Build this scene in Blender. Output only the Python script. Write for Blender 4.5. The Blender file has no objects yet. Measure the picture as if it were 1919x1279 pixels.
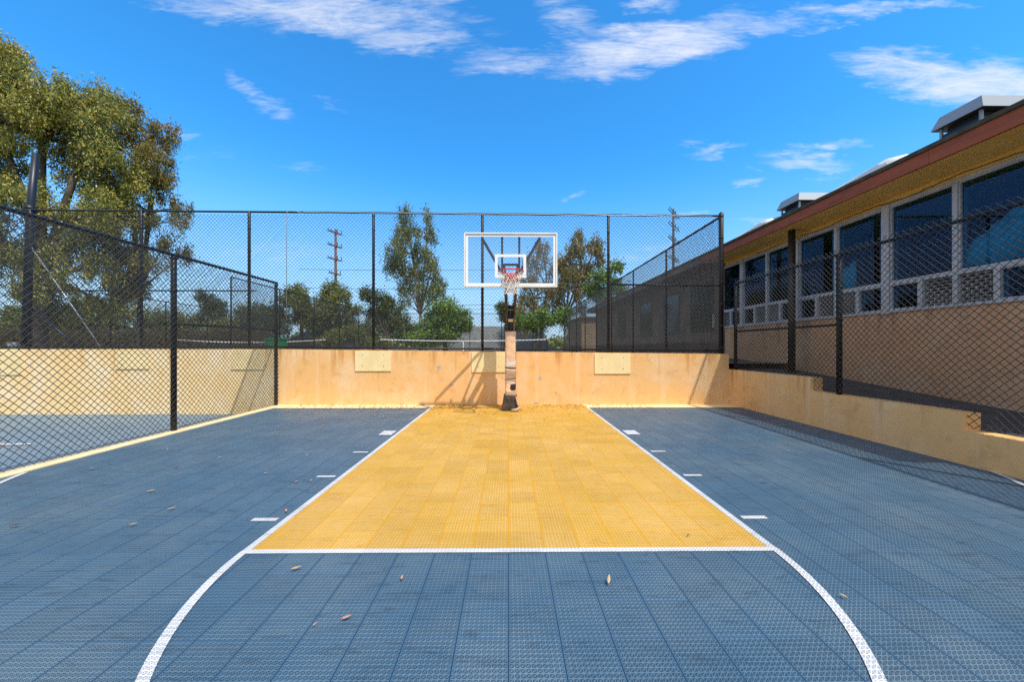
import bpy, math, random
import numpy as np
from mathutils import Vector, Matrix
R = math.radians
random.seed(7)
rng = np.random.default_rng(7)
sc = bpy.context.scene

# ------------------------------------------------------------------ camera
F, CX, HY, CZ, YAW = 675.0, 959.5, 652.0, 1.405, 0.0096
cam = bpy.data.cameras.new('camera'); camo = bpy.data.objects.new('camera', cam)
sc.collection.objects.link(camo); sc.camera = camo
camo.location = (0, 0, CZ); camo.rotation_euler = (R(90), 0, -YAW)
cam.sensor_width = 36; cam.lens = 36 * F / 1919
cam.shift_y = (HY - 639.5) / 1919
cam.clip_start = 0.05; cam.clip_end = 6000

def W(px, py, Y):
    """point of the place seen at (px, py) of the photograph, at world depth Y"""
    w = (px - CX) / F; T = math.tan(YAW)
    t = (w + T) / (1 - w * T)
    D = Y * (math.cos(YAW) + t * math.sin(YAW))
    return Vector((t * Y, Y, CZ + (HY - py) / F * D))

# ------------------------------------------------------------------ sun and sky
SUN = Vector((0.365, -0.49, 1.0)).normalized()
el = math.asin(SUN.z); az = math.atan2(SUN.x, SUN.y)
sl = bpy.data.lights.new('sun', 'SUN'); sl.energy = 4.4; sl.angle = R(0.53); sl.color = (1, .95, .85)
so = bpy.data.objects.new('sun', sl); sc.collection.objects.link(so)
so.rotation_euler = (-SUN).to_track_quat('-Z', 'Y').to_euler(); so.location = (6, -10, 20)
sc.view_settings.view_transform = 'Standard'; sc.view_settings.look = 'None'
sc.view_settings.exposure = 0.0; sc.view_settings.gamma = 1
sc.render.engine = 'CYCLES'
sc.cycles.max_bounces = 8; sc.cycles.transparent_max_bounces = 24
sc.cycles.sample_clamp_indirect = 4
sc.cycles.use_denoising = False

class G:
    """small node-graph helper"""
    def __init__(s, nt):
        s.nt = nt; s.n = nt.nodes; s.l = nt.links
    def new(s, t, **k):
        nd = s.n.new(t)
        for a, b in k.items(): setattr(nd, a, b)
        return nd
    def put(s, sock, v):
        if v is None: return
        if isinstance(v, bpy.types.NodeSocket): s.l.new(v, sock)
        else:
            if hasattr(sock, 'default_value'):
                try: sock.default_value = v
                except Exception:
                    sock.default_value = tuple(v) + (1,) if len(v) == 3 else v
    def m(s, op, a, b=None, c=None, clamp=False):
        nd = s.new('ShaderNodeMath', operation=op); nd.use_clamp = clamp
        s.put(nd.inputs[0], a)
        if b is not None: s.put(nd.inputs[1], b)
        if c is not None: s.put(nd.inputs[2], c)
        return nd.outputs[0]
    def sm(s, x, a, b):
        nd = s.new('ShaderNodeMapRange', interpolation_type='SMOOTHSTEP')
        s.put(nd.inputs[0], x); s.put(nd.inputs[1], a); s.put(nd.inputs[2], b)
        return nd.outputs[0]
    def mr(s, x, a, b, c, d):
        nd = s.new('ShaderNodeMapRange')
        for i, v in enumerate((x, a, b, c, d)): s.put(nd.inputs[i], v)
        return nd.outputs[0]
    def mix(s, f, a, b, mode='MIX'):
        nd = s.new('ShaderNodeMix', data_type='RGBA', blend_type=mode)
        s.put(nd.inputs[0], f); s.put(nd.inputs[6], col4(a)); s.put(nd.inputs[7], col4(b))
        return nd.outputs[2]
    def noise(s, vec, scale, detail=4, rough=.55, dist=0):
        nd = s.new('ShaderNodeTexNoise')
        if vec is not None: s.put(nd.inputs['Vector'], vec)
        s.put(nd.inputs['Scale'], scale); s.put(nd.inputs['Detail'], detail)
        s.put(nd.inputs['Roughness'], rough); s.put(nd.inputs['Distortion'], dist)
        return nd.outputs[0]
    def scale(s, vec, sc_, loc=(0, 0, 0)):
        nd = s.new('ShaderNodeMapping'); s.put(nd.inputs[0], vec)
        nd.inputs['Scale'].default_value = sc_; nd.inputs['Location'].default_value = loc
        return nd.outputs[0]
    def pos(s):
        return s.new('ShaderNodeNewGeometry').outputs['Position']
    def sep(s, v):
        nd = s.new('ShaderNodeSeparateXYZ'); s.put(nd.inputs[0], v)
        return nd.outputs[0], nd.outputs[1], nd.outputs[2]
    def comb(s, x, y, z):
        nd = s.new('ShaderNodeCombineXYZ')
        s.put(nd.inputs[0], x); s.put(nd.inputs[1], y); s.put(nd.inputs[2], z)
        return nd.outputs[0]
    def bump(s, h, strength=.3, dist=.01):
        nd = s.new('ShaderNodeBump'); s.put(nd.inputs['Height'], h)
        nd.inputs['Strength'].default_value = strength; nd.inputs['Distance'].default_value = dist
        return nd.outputs[0]

def col4(c):
    if isinstance(c, bpy.types.NodeSocket): return c
    return tuple(c) + (1,) if len(c) == 3 else c

# world: physical sky, cirrus clouds placed by direction
wo = bpy.data.worlds.new('World'); sc.world = wo; wo.use_nodes = True
g = G(wo.node_tree); g.n.clear()
sky = g.new('ShaderNodeTexSky', sky_type='NISHITA')
sky.sun_disc = False; sky.sun_elevation = el; sky.sun_rotation = az
sky.air_density = 1.0; sky.dust_density = .35; sky.ozone_density = 2.2; sky.altitude = 100
hsv = g.new('ShaderNodeHueSaturation'); hsv.inputs['Saturation'].default_value = 1.1
hsv.inputs['Value'].default_value = 1.0
g.l.new(sky.outputs[0], hsv.inputs['Color'])
tc = g.new('ShaderNodeTexCoord')
dx, dy, dz = g.sep(tc.outputs['Generated'])
dyc = g.m('MAXIMUM', dy, .04)
P_ = g.m('DIVIDE', dx, dyc); Q_ = g.m('DIVIDE', dz, dyc)
front = g.sm(dy, .05, .2)
def tp(px, py): return ((px - 953) / F, (HY - py) / F)
# (px, py, rx, ry, tilt degrees (up to the right), strength)
CL = [(590, 18, 330, 42, -5, .95), (700, 62, 200, 26, -8, 1.0), (960, 112, 120, 26, 4, .75), (840, 72, 90, 16, -14, .7),
      (1240, 82, 200, 42, 14, 1.25), (1150, 92, 90, 40, -5, 1.1), (1400, 48, 150, 22, 12, .85), (1065, 30, 70, 46, -45, .7),
      (1640, 16, 190, 13, 5, .8), (1540, 40, 60, 9, 20, .6), (1215, 2, 60, 14, 0, .8),
      (1790, 150, 200, 48, -14, 1.15), (1690, 122, 120, 28, -6, 1.0), (1900, 160, 140, 60, -5, 1.2),
      (470, 172, 60, 13, -32, .62), (515, 208, 50, 14, -22, .6), (600, 197, 60, 7, -10, .38),
      (1345, 275, 60, 11, 16, .75), (1310, 265, 40, 8, 0, .6), (1560, 274, 80, 13, 0, .8), (1520, 305, 95, 17, -8, .85),
      (1410, 347, 36, 8, 0, .7), (1425, 320, 30, 7, -30, .45), (1075, 367, 30, 9, 30, .55), (1410, 404, 40, 5, 0, .55), (1290, 394, 50, 4, 0, .6),
      (1210, 470, 90, 14, 4, .55), (345, 255, 36, 7, 0, .42), (390, 290, 60, 10, 5, .33), (570, 310, 70, 9, 0, .3), (300, 23, 30, 6, 0, .5),
      (1520, 212, 40, 6, 15, .3), (560, 478, 200, 22, 0, .4), (960, 520, 420, 26, 0, .25)]
mask = None
warp = g.noise(g.scale(g.comb(P_, Q_, 0.0), (2.2, 6, 1)), 2.0, 5, .6)
wv = g.m('MULTIPLY', g.m('SUBTRACT', warp, .5), .16)
for (px, py, rx, ry, tilt, st) in CL:
    p0, q0 = tp(px, py); t = R(tilt)
    a = g.m('SUBTRACT', P_, p0); b = g.m('SUBTRACT', g.m('ADD', Q_, wv), q0)
    u = g.m('ADD', g.m('MULTIPLY', a, math.cos(t) / (rx * 1.25 / F)), g.m('MULTIPLY', b, math.sin(t) / (rx * 1.25 / F)))
    v = g.m('SUBTRACT', g.m('MULTIPLY', b, math.cos(t) / (ry * 1.35 / F)), g.m('MULTIPLY', a, math.sin(t) / (ry * 1.35 / F)))
    d2 = g.m('ADD', g.m('MULTIPLY', u, u), g.m('MULTIPLY', v, v))
    e = g.m('MULTIPLY', g.m('SUBTRACT', 1.0, d2, clamp=True), st)
    mask = e if mask is None else g.m('MAXIMUM', mask, e)
n1 = g.noise(g.scale(g.comb(P_, Q_, 0.3), (1.0, 3.6, 1)), 4.5, 10, .66, 1.2)
n2 = g.noise(g.scale(g.comb(g.m('ADD', P_, g.m('MULTIPLY', Q_, -1.2)), Q_, .7), (1.0, 7.0, 1)), 9.0, 9, .72, 1.6)
nn = g.m('ADD', g.m('MULTIPLY', n1, .6), g.m('MULTIPLY', n2, .4))
dens = g.m('ADD', mask, g.m('MULTIPLY', g.m('SUBTRACT', nn, .5), 2.9))
dens = g.m('MULTIPLY', g.sm(dens, .15, 1.75), g.sm(mask, 0, .3))
dens = g.m('MULTIPLY', dens, front)
# bright unseen cloud added behind the camera as neutral fill light
hz = g.m('MAXIMUM', dz, .05)
n3 = g.noise(g.scale(g.comb(g.m('DIVIDE', dx, hz), g.m('DIVIDE', dy, hz), 0), (.5, 1.1, 1)), .8, 8, .6, .6)
back = g.m('MULTIPLY', g.m('MULTIPLY', g.sm(n3, .36, .62), g.sm(dz, .08, .3)), g.m('SUBTRACT', 1.0, g.sm(dy, -.05, .3)))
dens = g.m('MULTIPLY', dens, .93, clamp=True)
deep = g.m('SUBTRACT', 1.0, g.m('MULTIPLY', g.m('SUBTRACT', 1.0, g.m('MULTIPLY', g.sm(dy, -.35, .35), g.m('SUBTRACT', 1.0, g.sm(dz, .68, .92)))), .55))
skc = g.mix(1.0, hsv.outputs[0], (.46, 1.55, 2.05), 'MULTIPLY')
skc = g.mix(1.0, skc, g.comb(deep, deep, deep), 'MULTIPLY')
# a paler band low down
low = g.m('POWER', g.m('SUBTRACT', 1.0, g.sm(dz, 0.0, .5)), 1.6)
skc = g.mix(g.m('MULTIPLY', low, .92), skc, (3.9, 4.9, 6.3))
skf = g.mix(dens, skc, (6.2, 6.4, 6.9))
skf = g.mix(g.m('MULTIPLY', back, .9, clamp=True), skf, (10.5, 10.2, 9.8))  # added fill cloud, brighter than the clouds in view
bg = g.new('ShaderNodeBackground'); g.l.new(skf, bg.inputs[0]); bg.inputs[1].default_value = .15
ow = g.new('ShaderNodeOutputWorld'); g.l.new(bg.outputs[0], ow.inputs[0])

# ------------------------------------------------------------------ materials
M = {}
def mat(name, base=(.5, .5, .5), rough=.6, metal=0.0, spec=.5, fn=None):
    m = bpy.data.materials.new(name); m.use_nodes = True
    g = G(m.node_tree); b = g.n['Principled BSDF']
    b.inputs['Base Color'].default_value = col4(base); b.inputs['Roughness'].default_value = rough
    b.inputs['Metallic'].default_value = metal; b.inputs['Specular IOR Level'].default_value = spec
    if fn: fn(g, b)
    M[name] = m
    return m

def f_mottle(c1, c2, scale=3.0, detail=6, bumps=.15, bscale=60, lo=.35, hi=.65):
    def fn(g, b):
        p = g.pos()
        n = g.sm(g.noise(p, scale, detail, .6), lo, hi)
        g.put(b.inputs['Base Color'], g.mix(n, c1, c2))
        if bumps: g.put(b.inputs['Normal'], g.bump(g.noise(p, bscale, 4), bumps, .01))
    return fn

def tile_fn(rib, hole, seam_l, seam_d, dust, scuff=None):
    """snap-together sports tiles, 0.25 m, open lattice of small cells"""
    def fn(g, b):
        p = g.pos(); x, y, z = g.sep(p)
        c = .025
        fx = g.m('FRACT', g.m('DIVIDE', x, c)); fy = g.m('FRACT', g.m('DIVIDE', y, c))
        ex = g.m('ABSOLUTE', g.m('SUBTRACT', fx, .5)); ey = g.m('ABSOLUTE', g.m('SUBTRACT', fy, .5))
        rx = g.sm(ex, .38, .45); ry = g.sm(ey, .36, .43)
        d1 = g.m('ABSOLUTE', g.m('SUBTRACT', fx, fy)); d2 = g.m('ABSOLUTE', g.m('SUBTRACT', g.m('ADD', fx, fy), 1.0))
        rd = g.m('SUBTRACT', 1.0, g.sm(g.m('MINIMUM', d1, g.m('ADD', d2, .04)), .07, .15))
        mid = g.m('SUBTRACT', 1.0, g.sm(ex, .05, .10))
        rb = g.m('MAXIMUM', g.m('MAXIMUM', rx, ry), g.m('MAXIMUM', rd, g.m('MULTIPLY', mid, .5)))
        rb = g.m('MAXIMUM', rb, g.m('MULTIPLY', g.m('GREATER_THAN', ex, ey), .28))
        # tile edges
        sx = g.m('ABSOLUTE', g.m('SUBTRACT', g.m('FRACT', g.m('ADD', g.m('DIVIDE', x, .25), .5)), .5))
        sy = g.m('ABSOLUTE', g.m('SUBTRACT', g.m('FRACT', g.m('ADD', g.m('DIVIDE', y, .25), .54)), .5))
        s_ = g.m('MINIMUM', sx, g.m('ADD', sy, .006))
        lip = g.m('SUBTRACT', 1.0, g.sm(s_, .016, .026)); gap = g.m('SUBTRACT', 1.0, g.sm(s_, .006, .014))
        rb = g.m('MAXIMUM', rb, lip)
        # each tile a touch different
        tid = g.comb(g.m('FLOOR', g.m('ADD', g.m('DIVIDE', x, .25), 0.0)), g.m('FLOOR', g.m('ADD', g.m('DIVIDE', y, .25), .04)), 0)
        wn = g.new('ShaderNodeTexWhiteNoise', noise_dimensions='2D'); g.put(wn.inputs[0], tid)
        c_r = g.mix(g.sm(g.noise(p, 1.1, 7, .65), .35, .7), rib, dust)
        sc1 = g.noise(g.scale(p, (1.0, 5.0, 1)), 2.6, 8, .7, 1.5)
        c_r = g.mix(g.m('MULTIPLY', g.sm(sc1, .52, .66), .5), c_r, scuff or tuple(.45 * v for v in rib))
        sc2 = g.noise(g.scale(p, (6.0, 1.3, 1), (5, 3, 0)), 3.1, 8, .75, 2.5)
        c_r = g.mix(g.m('MULTIPLY', g.sm(sc2, .54, .68), .45), c_r, scuff or tuple(.5 * v for v in rib))
        grit = g.sm(g.noise(p, 75, 3, .7), .66, .74)
        c_r = g.mix(g.m('MULTIPLY', grit, .55), c_r, tuple(.3 * v for v in rib))
        fade = g.sm(g.noise(g.scale(p, (1, 1, 1), (11, 5, 0)), .55, 6, .6), .5, .72)
        c_r = g.mix(g.m('MULTIPLY', fade, .35), c_r, dust)
        c_r = g.mix(lip, c_r, seam_l)
        c = g.mix(rb, hole, c_r)
        c = g.mix(g.m('MULTIPLY', gap, .85), c, seam_d)
        c = g.mix(g.m('MULTIPLY', wn.outputs[0], .13), c, (0, 0, 0))
        g.put(b.inputs['Base Color'], c)
        g.put(b.inputs['Roughness'], .5)
        g.put(b.inputs['Normal'], g.bump(g.m('SUBTRACT', rb, gap), .55, .003))
    return fn
mat('court_blue', fn=tile_fn((.080, .168, .262), (.002, .008, .022), (.052, .145, .265), (.003, .010, .035), (.14, .215, .28)), spec=.35)
mat('court_yellow', fn=tile_fn((.70, .42, .07), (.30, .15, .015), (.80, .40, .015), (.55, .24, .012), (.80, .50, .15), (.56, .26, .05)), spec=.25)
mat('court_white', fn=tile_fn((.80, .82, .85), (.16, .17, .20), (.80, .82, .85), (.5, .5, .55), (.7, .72, .75)), spec=.3)
mat('next_court_blue', fn=tile_fn((.16, .28, .40), (.05, .09, .14), (.16, .28, .40), (.02, .05, .10), (.24, .33, .42)))
mat('cream_paint', (.80, .66, .38), .7, fn=f_mottle((.84, .69, .40), (.74, .58, .33), 4, 7, .2, 80))
mat('asphalt', (.06, .06, .065), .9, fn=f_mottle((.05, .05, .055), (.085, .085, .088), 2.5, 8, .5, 200))
mat('upper_court', (.13, .12, .1), .9, fn=f_mottle((.10, .10, .09), (.18, .16, .13), .5, 8, .2, 60))
mat('dry_ground', (.2, .16, .1), .95, fn=f_mottle((.20, .16, .10), (.12, .12, .06), .15, 8, .3, 10))

def stucco(c, pale, drip, topz, ax='x'):
    def fn(g, b):
        p = g.pos(); x, y, z = g.sep(p)
        n0 = g.noise(p, 1.3, 6, .6)
        c0 = g.mix(g.m('MULTIPLY', g.sm(n0, .42, .72), .75), c, pale)
        n4 = g.noise(p, 4.5, 5, .6)
        c0 = g.mix(g.m('MULTIPLY', g.sm(n4, .5, .75), .35), c0, drip)
        # rain streaks running down from the top edge
        s1 = g.noise(g.scale(p, (1, 1, .06)), 6.5, 5, .6)
        dpt = g.m('SUBTRACT', topz, z)
        ln = g.m('MULTIPLY', g.sm(g.noise(g.scale(p, (1, 1, 0)), 3.3, 4), .35, .8), 1.3)
        fall = g.m('SUBTRACT', 1.0, g.sm(dpt, 0.0, g.m('ADD', ln, .18)))
        c0 = g.mix(g.m('MULTIPLY', g.m('MULTIPLY', g.sm(s1, .48, .68), fall), .8), c0, drip)
        s2 = g.noise(g.scale(p, (1, 1, .05), (9, 4, 2)), 5.0, 4, .5)
        c0 = g.mix(g.m('MULTIPLY', g.sm(s2, .56, .7), .45), c0, pale)
        # worn spots showing pale plaster, near the foot mostly
        vo = g.noise(g.scale(p, (1, 1, 1.3), (3, 1, 7)), 3.4, 7, .7)
        c0 = g.mix(g.m('MULTIPLY', g.sm(vo, .66, .70), .8), c0, (.80, .70, .62))
        g.put(b.inputs['Base Color'], c0)
        g.put(b.inputs['Normal'], g.bump(g.noise(p, 55, 6, .65), .35, .006))
    return fn
mat('orange_stucco', rough=.85, spec=.2, fn=stucco((.84, .48, .19), (.86, .60, .36), (.54, .22, .05), 1.36))
mat('pale_stucco', rough=.85, spec=.2, fn=stucco((.88, .62, .30), (.90, .74, .50), (.72, .38, .12), 1.36))
mat('ochre_stucco', rough=.85, spec=.2, fn=stucco((.80, .48, .20), (.82, .56, .30), (.46, .24, .09), .85))
mat('facade_base', rough=.85, spec=.2, fn=stucco((.66, .36, .19), (.72, .45, .27), (.30, .14, .07), 2.1))
mat('facade_yellow', rough=.8, spec=.2, fn=f_mottle((.93, .63, .19), (.88, .56, .16), 1.5, 6, .15, 40))
mat('panel_wood', (.72, .62, .33), .7, fn=f_mottle((.90, .70, .36), (.82, .63, .31), 3, 5, .1, 90))
def f_fascia(g, b):
    p = g.pos()
    n = g.noise(g.scale(p, (1, .5, 3)), 3, 7, .6)
    g.put(b.inputs['Base Color'], g.mix(g.sm(n, .4, .7), (.36, .08, .022), (.24, .055, .018)))
    g.put(b.inputs['Normal'], g.bump(n, .2, .01))
mat('fascia_rust', rough=.65, fn=f_fascia)
mat('roof_edge', (.045, .04, .03), .9, fn=f_mottle((.05, .045, .035), (.09, .08, .05), 6, 6, .3, 50))
mat('roof_white', (.85, .85, .84), .6, fn=f_mottle((.86, .86, .85), (.72, .72, .70), 1.2, 6, .1, 30))
mat('mullion_paint', (.42, .41, .42), .5, fn=f_mottle((.56, .54, .54), (.46, .44, .44), 3, 5, .05, 60))
mat('black_steel', (.010, .010, .012), .42, .0, .35)
mat('black_vinyl', (.05, .047, .042), .42, 0, .45)
mat('dark_steel', (.010, .017, .03), .4, 0, .4)
mat('white_paint', (.82, .82, .82), .4, fn=f_mottle((.84, .84, .84), (.74, .73, .71), 5, 6, .05, 60))
mat('white_line', (.82, .82, .80), .6)
mat('rim_red', (.62, .045, .03), .4)
mat('net_white', (.78, .74, .68), .8)
mat('pad_vinyl', rough=.55, fn=f_mottle((.92, .60, .38), (.80, .48, .28), 5, 7, .3, 50))
mat('pole_rust', (.10, .05, .03), .75, fn=f_mottle((.035, .025, .02), (.13, .055, .025), 7, 6, .2, 60))
mat('boot_brown', (.13, .075, .045), .8, fn=f_mottle((.075, .045, .03), (.03, .02, .015), 9, 6, .3, 60))
mat('tape_pale', (.78, .68, .62), .5)
mat('tape_tan', (.50, .33, .22), .6)
mat('torn_dark', (.03, .022, .02), .9)
mat('vent_metal', (.30, .33, .37), .45)
mat('vent_dark', (.02, .02, .02), .8)
mat('column_brown', (.035, .018, .012), .5)
mat('galvanised', (.55, .58, .6), .4, .6)
mat('screw_head', (.05, .045, .04), .5, .4)
mat('wood_pole', (.16, .085, .05), .9, fn=f_mottle((.19, .10, .06), (.10, .055, .035), 3, 5, .2, 20))
mat('shade_brown', (.16, .09, .055), .85, fn=f_mottle((.28, .17, .11), (.15, .09, .06), 1.5, 6, .2, 30))  # shade and mesh darkening of the rear building put into the colour
mat('grey_roof', (.12, .13, .135), .85, fn=f_mottle((.11, .12, .125), (.16, .17, .175), 2, 6, .2, 20))
mat('tan_wall', (.42, .30, .20), .9, fn=f_mottle((.45, .33, .22), (.36, .26, .17), 1, 5, .1, 20))
mat('green_plastic', (.02, .20, .07), .45)
mat('leaf_tan', (.52, .36, .18), .7); mat('leaf_pink', (.55, .26, .18), .7); mat('leaf_dark', (.10, .07, .03), .8)
mat('teal_reflection', (.07, .52, .50), .8)  # colour of a window reflection, carried by added sheets
mat('interior', (.012, .015, .022), .9)
mat('scar_plaster', (.62, .50, .40), .9, fn=f_mottle((.72, .60, .50), (.50, .36, .26), 25, 4, .3, 90))
mat('scar_dark', (.28, .22, .18), .95, fn=f_mottle((.16, .13, .12), (.62, .55, .48), 30, 4, .3, 90))
mat('dark_pane', (.01, .012, .016), .1, 0, .5)
mat('net_black', (.02, .02, .022), .8)
def f_glass(g, b):
    out = g.n['Material Output']
    tr = g.new('ShaderNodeBsdfTransparent'); tr.inputs[0].default_value = (.55, .75, .88, 1)
    gl = g.new('ShaderNodeBsdfGlossy'); gl.inputs[0].default_value = (.22, .30, .50, 1); gl.inputs[1].default_value = .02
    fr = g.new('ShaderNodeFresnel'); fr.inputs[0].default_value = 1.5
    mx = g.new('ShaderNodeMixShader')
    bf = g.m('SUBTRACT', 1.0, g.new('ShaderNodeNewGeometry').outputs['Backfacing'])
    g.l.new(g.m('MULTIPLY', g.m('ADD', fr.outputs[0], .03), bf), mx.inputs[0]); g.l.new(tr.outputs[0], mx.inputs[1]); g.l.new(gl.outputs[0], mx.inputs[2])
    g.l.new(mx.outputs[0], out.inputs[0])
mat('window_glass', fn=f_glass)
def f_glass2(g, b):
    out = g.n['Material Output']
    tr = g.new('ShaderNodeBsdfTransparent'); tr.inputs[0].default_value = (.965, .975, .985, 1)
    df = g.new('ShaderNodeBsdfDiffuse'); df.inputs[0].default_value = (.35, .42, .6, 1)
    gl = g.new('ShaderNodeBsdfGlossy'); gl.inputs[1].default_value = .03
    fr = g.new('ShaderNodeFresnel'); fr.inputs[0].default_value = 1.45
    m1 = g.new('ShaderNodeMixShader'); m1.inputs[0].default_value = .03
    g.l.new(tr.outputs[0], m1.inputs[1]); g.l.new(df.outputs[0], m1.inputs[2])
    mx = g.new('ShaderNodeMixShader')
    g.l.new(g.m('MULTIPLY', fr.outputs[0], g.m('SUBTRACT', 1.0, g.new('ShaderNodeNewGeometry').outputs['Backfacing'])), mx.inputs[0]); g.l.new(m1.outputs[0], mx.inputs[1]); g.l.new(gl.outputs[0], mx.inputs[2])
    g.l.new(mx.outputs[0], out.inputs[0])
mat('board_glass', fn=f_glass2)

def leafmat(name, c1, c2, c3, p3=.15, trans=.2):
    m = bpy.data.materials.new(name); m.use_nodes = True
    g = G(m.node_tree); g.n.clear()
    ge = g.new('ShaderNodeNewGeometry'); r = ge.outputs['Random Per Island']
    p = ge.outputs['Position']
    c = g.mix(r, c1, c2)
    cl = g.sm(g.noise(p, .55, 4, .6), .45, .7)
    pick = g.m('MULTIPLY', g.m('GREATER_THAN', g.m('ADD', g.m('FRACT', g.m('MULTIPLY', r, 7.31)), g.m('MULTIPLY', cl, .5)), 1.0 - p3), 1.0)
    c = g.mix(pick, c, c3)
    pr = g.new('ShaderNodeBsdfPrincipled'); g.put(pr.inputs['Base Color'], c)
    pr.inputs['Roughness'].default_value = .45; pr.inputs['Specular IOR Level'].default_value = .45
    tl = g.new('ShaderNodeBsdfTranslucent'); g.put(tl.inputs[0], g.mix(.5, c, (.30, .36, .03)))
    mx = g.new('ShaderNodeMixShader'); mx.inputs[0].default_value = trans
    g.l.new(pr.outputs[0], mx.inputs[1]); g.l.new(tl.outputs[0], mx.inputs[2])
    o = g.new('ShaderNodeOutputMaterial'); g.l.new(mx.outputs[0], o.inputs[0])
    M[name] = m
leafmat('leaf_gum', (.075, .095, .02), (.33, .34, .08), (.48, .38, .06), .15)
leafmat('leaf_gum_brown', (.07, .08, .02), (.22, .21, .05), (.32, .18, .035), .2)
leafmat('leaf_olive', (.07, .095, .02), (.18, .215, .045), (.25, .23, .05), .12)
leafmat('leaf_green', (.05, .13, .014), (.15, .28, .035), (.24, .33, .05), .15)
leafmat('leaf_dark_green', (.03, .055, .012), (.09, .12, .025), (.10, .12, .03), .1)
leafmat('leaf_red', (.09, .05, .03), (.14, .06, .04), (.09, .10, .03), .3)
mat('bark_pale', (.36, .28, .22), .9, fn=f_mottle((.42, .34, .28), (.16, .11, .08), 1.8, 6, .3, 12))
mat('bark_dark', (.09, .07, .05), .9, fn=f_mottle((.11, .085, .06), (.05, .04, .03), 2, 6, .3, 12))

# ------------------------------------------------------------------ mesh helpers
class MB:
    def __init__(s): s.v = []; s.f = []
    def add(s, vs, fs):
        o = len(s.v); s.v += [tuple(v) for v in vs]; s.f += [tuple(i + o for i in f) for f in fs]; return s
    def box(s, x0, x1, y0, y1, z0, z1):
        return s.add([(x0, y0, z0), (x1, y0, z0), (x1, y1, z0), (x0, y1, z0), (x0, y0, z1), (x1, y0, z1), (x1, y1, z1), (x0, y1, z1)],
                     [(0, 3, 2, 1), (4, 5, 6, 7), (0, 1, 5, 4), (1, 2, 6, 5), (2, 3, 7, 6), (3, 0, 4, 7)])
    def hexa(s, bot, top):
        return s.add(list(bot) + list(top), [(0, 3, 2, 1), (4, 5, 6, 7), (0, 1, 5, 4), (1, 2, 6, 5), (2, 3, 7, 6), (3, 0, 4, 7)])
    def beam(s, a, b, w, h=None, up=(0, 0, 1)):
        """square-section bar from a to b"""
        h = h or w; a = Vector(a); b = Vector(b); d = (b - a).normalized()
        u = Vector(up)
        if abs(d.dot(u)) > .95: u = Vector((0, 1, 0))
        r = d.cross(u).normalized() * w / 2; t = r.normalized().cross(d).normalized() * h / 2
        return s.hexa([a - r - t, a + r - t, a + r + t, a - r + t], [b - r - t, b + r - t, b + r + t, b - r + t])
    def tube(s, pts, rad, n=8, cap=True):
        pts = [Vector(p) for p in pts]
        if not isinstance(rad, (list, tuple)): rad = [rad] * len(pts)
        o = len(s.v); prev = None
        for i, p in enumerate(pts):
            d = (pts[min(i + 1, len(pts) - 1)] - pts[max(i - 1, 0)]).normalized()
            if prev is None:
                u = Vector((0, 0, 1)) if abs(d.z) < .9 else Vector((1, 0, 0))
                r = d.cross(u).normalized()
            else: r = (prev - d * prev.dot(d)).normalized()
            prev = r; t = d.cross(r)
            for k in range(n):
                a = 2 * math.pi * k / n
                s.v.append(tuple(p + (r * math.cos(a) + t * math.sin(a)) * rad[i]))
        for i in range(len(pts) - 1):
            for k in range(n):
                k2 = (k + 1) % n
                s.f.append((o + i * n + k, o + i * n + k2, o + (i + 1) * n + k2, o + (i + 1) * n + k))
        if cap:
            s.f.append(tuple(o + k for k in reversed(range(n))))
            s.f.append(tuple(o + (len(pts) - 1) * n + k for k in range(n)))
        return s
    def build(s, name, material, parent=None, smooth=False, bevel=0):
        me = bpy.data.meshes.new(name); me.from_pydata(s.v, [], s.f)
        me.materials.append(M[material] if isinstance(material, str) else material)
        if smooth: me.polygons.foreach_set('use_smooth', [True] * len(me.polygons))
        me.update()
        o = bpy.data.objects.new(name, me); sc.collection.objects.link(o)
        if parent is not None: o.parent = parent; o.matrix_parent_inverse = Matrix.Translation(-parent.location)
        if bevel:
            bm = o.modifiers.new('bevel', 'BEVEL'); bm.width = bevel; bm.segments = 2; bm.limit_method = 'ANGLE'
        return o

def tag(o, label, cat, group=None):
    o['label'] = label; o['category'] = cat
    if group: o['group'] = group
    return o
def struct(o, kind='structure'):
    o['kind'] = kind; return o
def thing(name, label, cat, loc=(0, 0, 0), group=None):
    o = bpy.data.objects.new(name, None); sc.collection.objects.link(o); o.location = loc; o.empty_display_size = .2
    return tag(o, label, cat, group)
def copy_tree(o, label, loc):
    r = o.copy(); sc.collection.objects.link(r); r.location = loc; r['label'] = label
    for ch in list(o.children):
        c = ch.copy(); sc.collection.objects.link(c); c.parent = r
        for gch in list(ch.children):
            d = gch.copy(); sc.collection.objects.link(d); d.parent = c
    return r

# ------------------------------------------------------------------ ground, courts
WY = 8.86          # face of the back wall
FX = -5.62         # divider fence
LW = 5.45          # face of the low wall on the right
LZ = -.22          # level of the neighbouring court
KX, FT = .02, 2.49 # key centre, free-throw line
def sheet(name, x0, x1, y0, y1, z, m, thick=0):
    mb = MB()
    if thick: mb.box(x0, x1, y0, y1, z - thick, z)
    else: mb.add([(x0, y0, z), (x1, y0, z), (x1, y1, z), (x0, y1, z)], [(0, 1, 2, 3)])
    return struct(mb.build(name, m))
sheet('ground', -3000, 3000, -3000, 3000, -.9, 'dry_ground')
sheet('court_floor', -5.44, LW + .02, -12, WY, 0, 'court_blue', .1)
sheet('border_strip', -5.44, LW, 8.40, WY, .002, 'cream_paint')
k0, k1 = KX - 1.80, KX + 1.80
sheet('key_area', k0, k1, FT, WY, .004, 'court_yellow')
sheet('neighbouring_court_floor', -40, -5.67, -12, WY, LZ, 'next_court_blue', .1)
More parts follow.
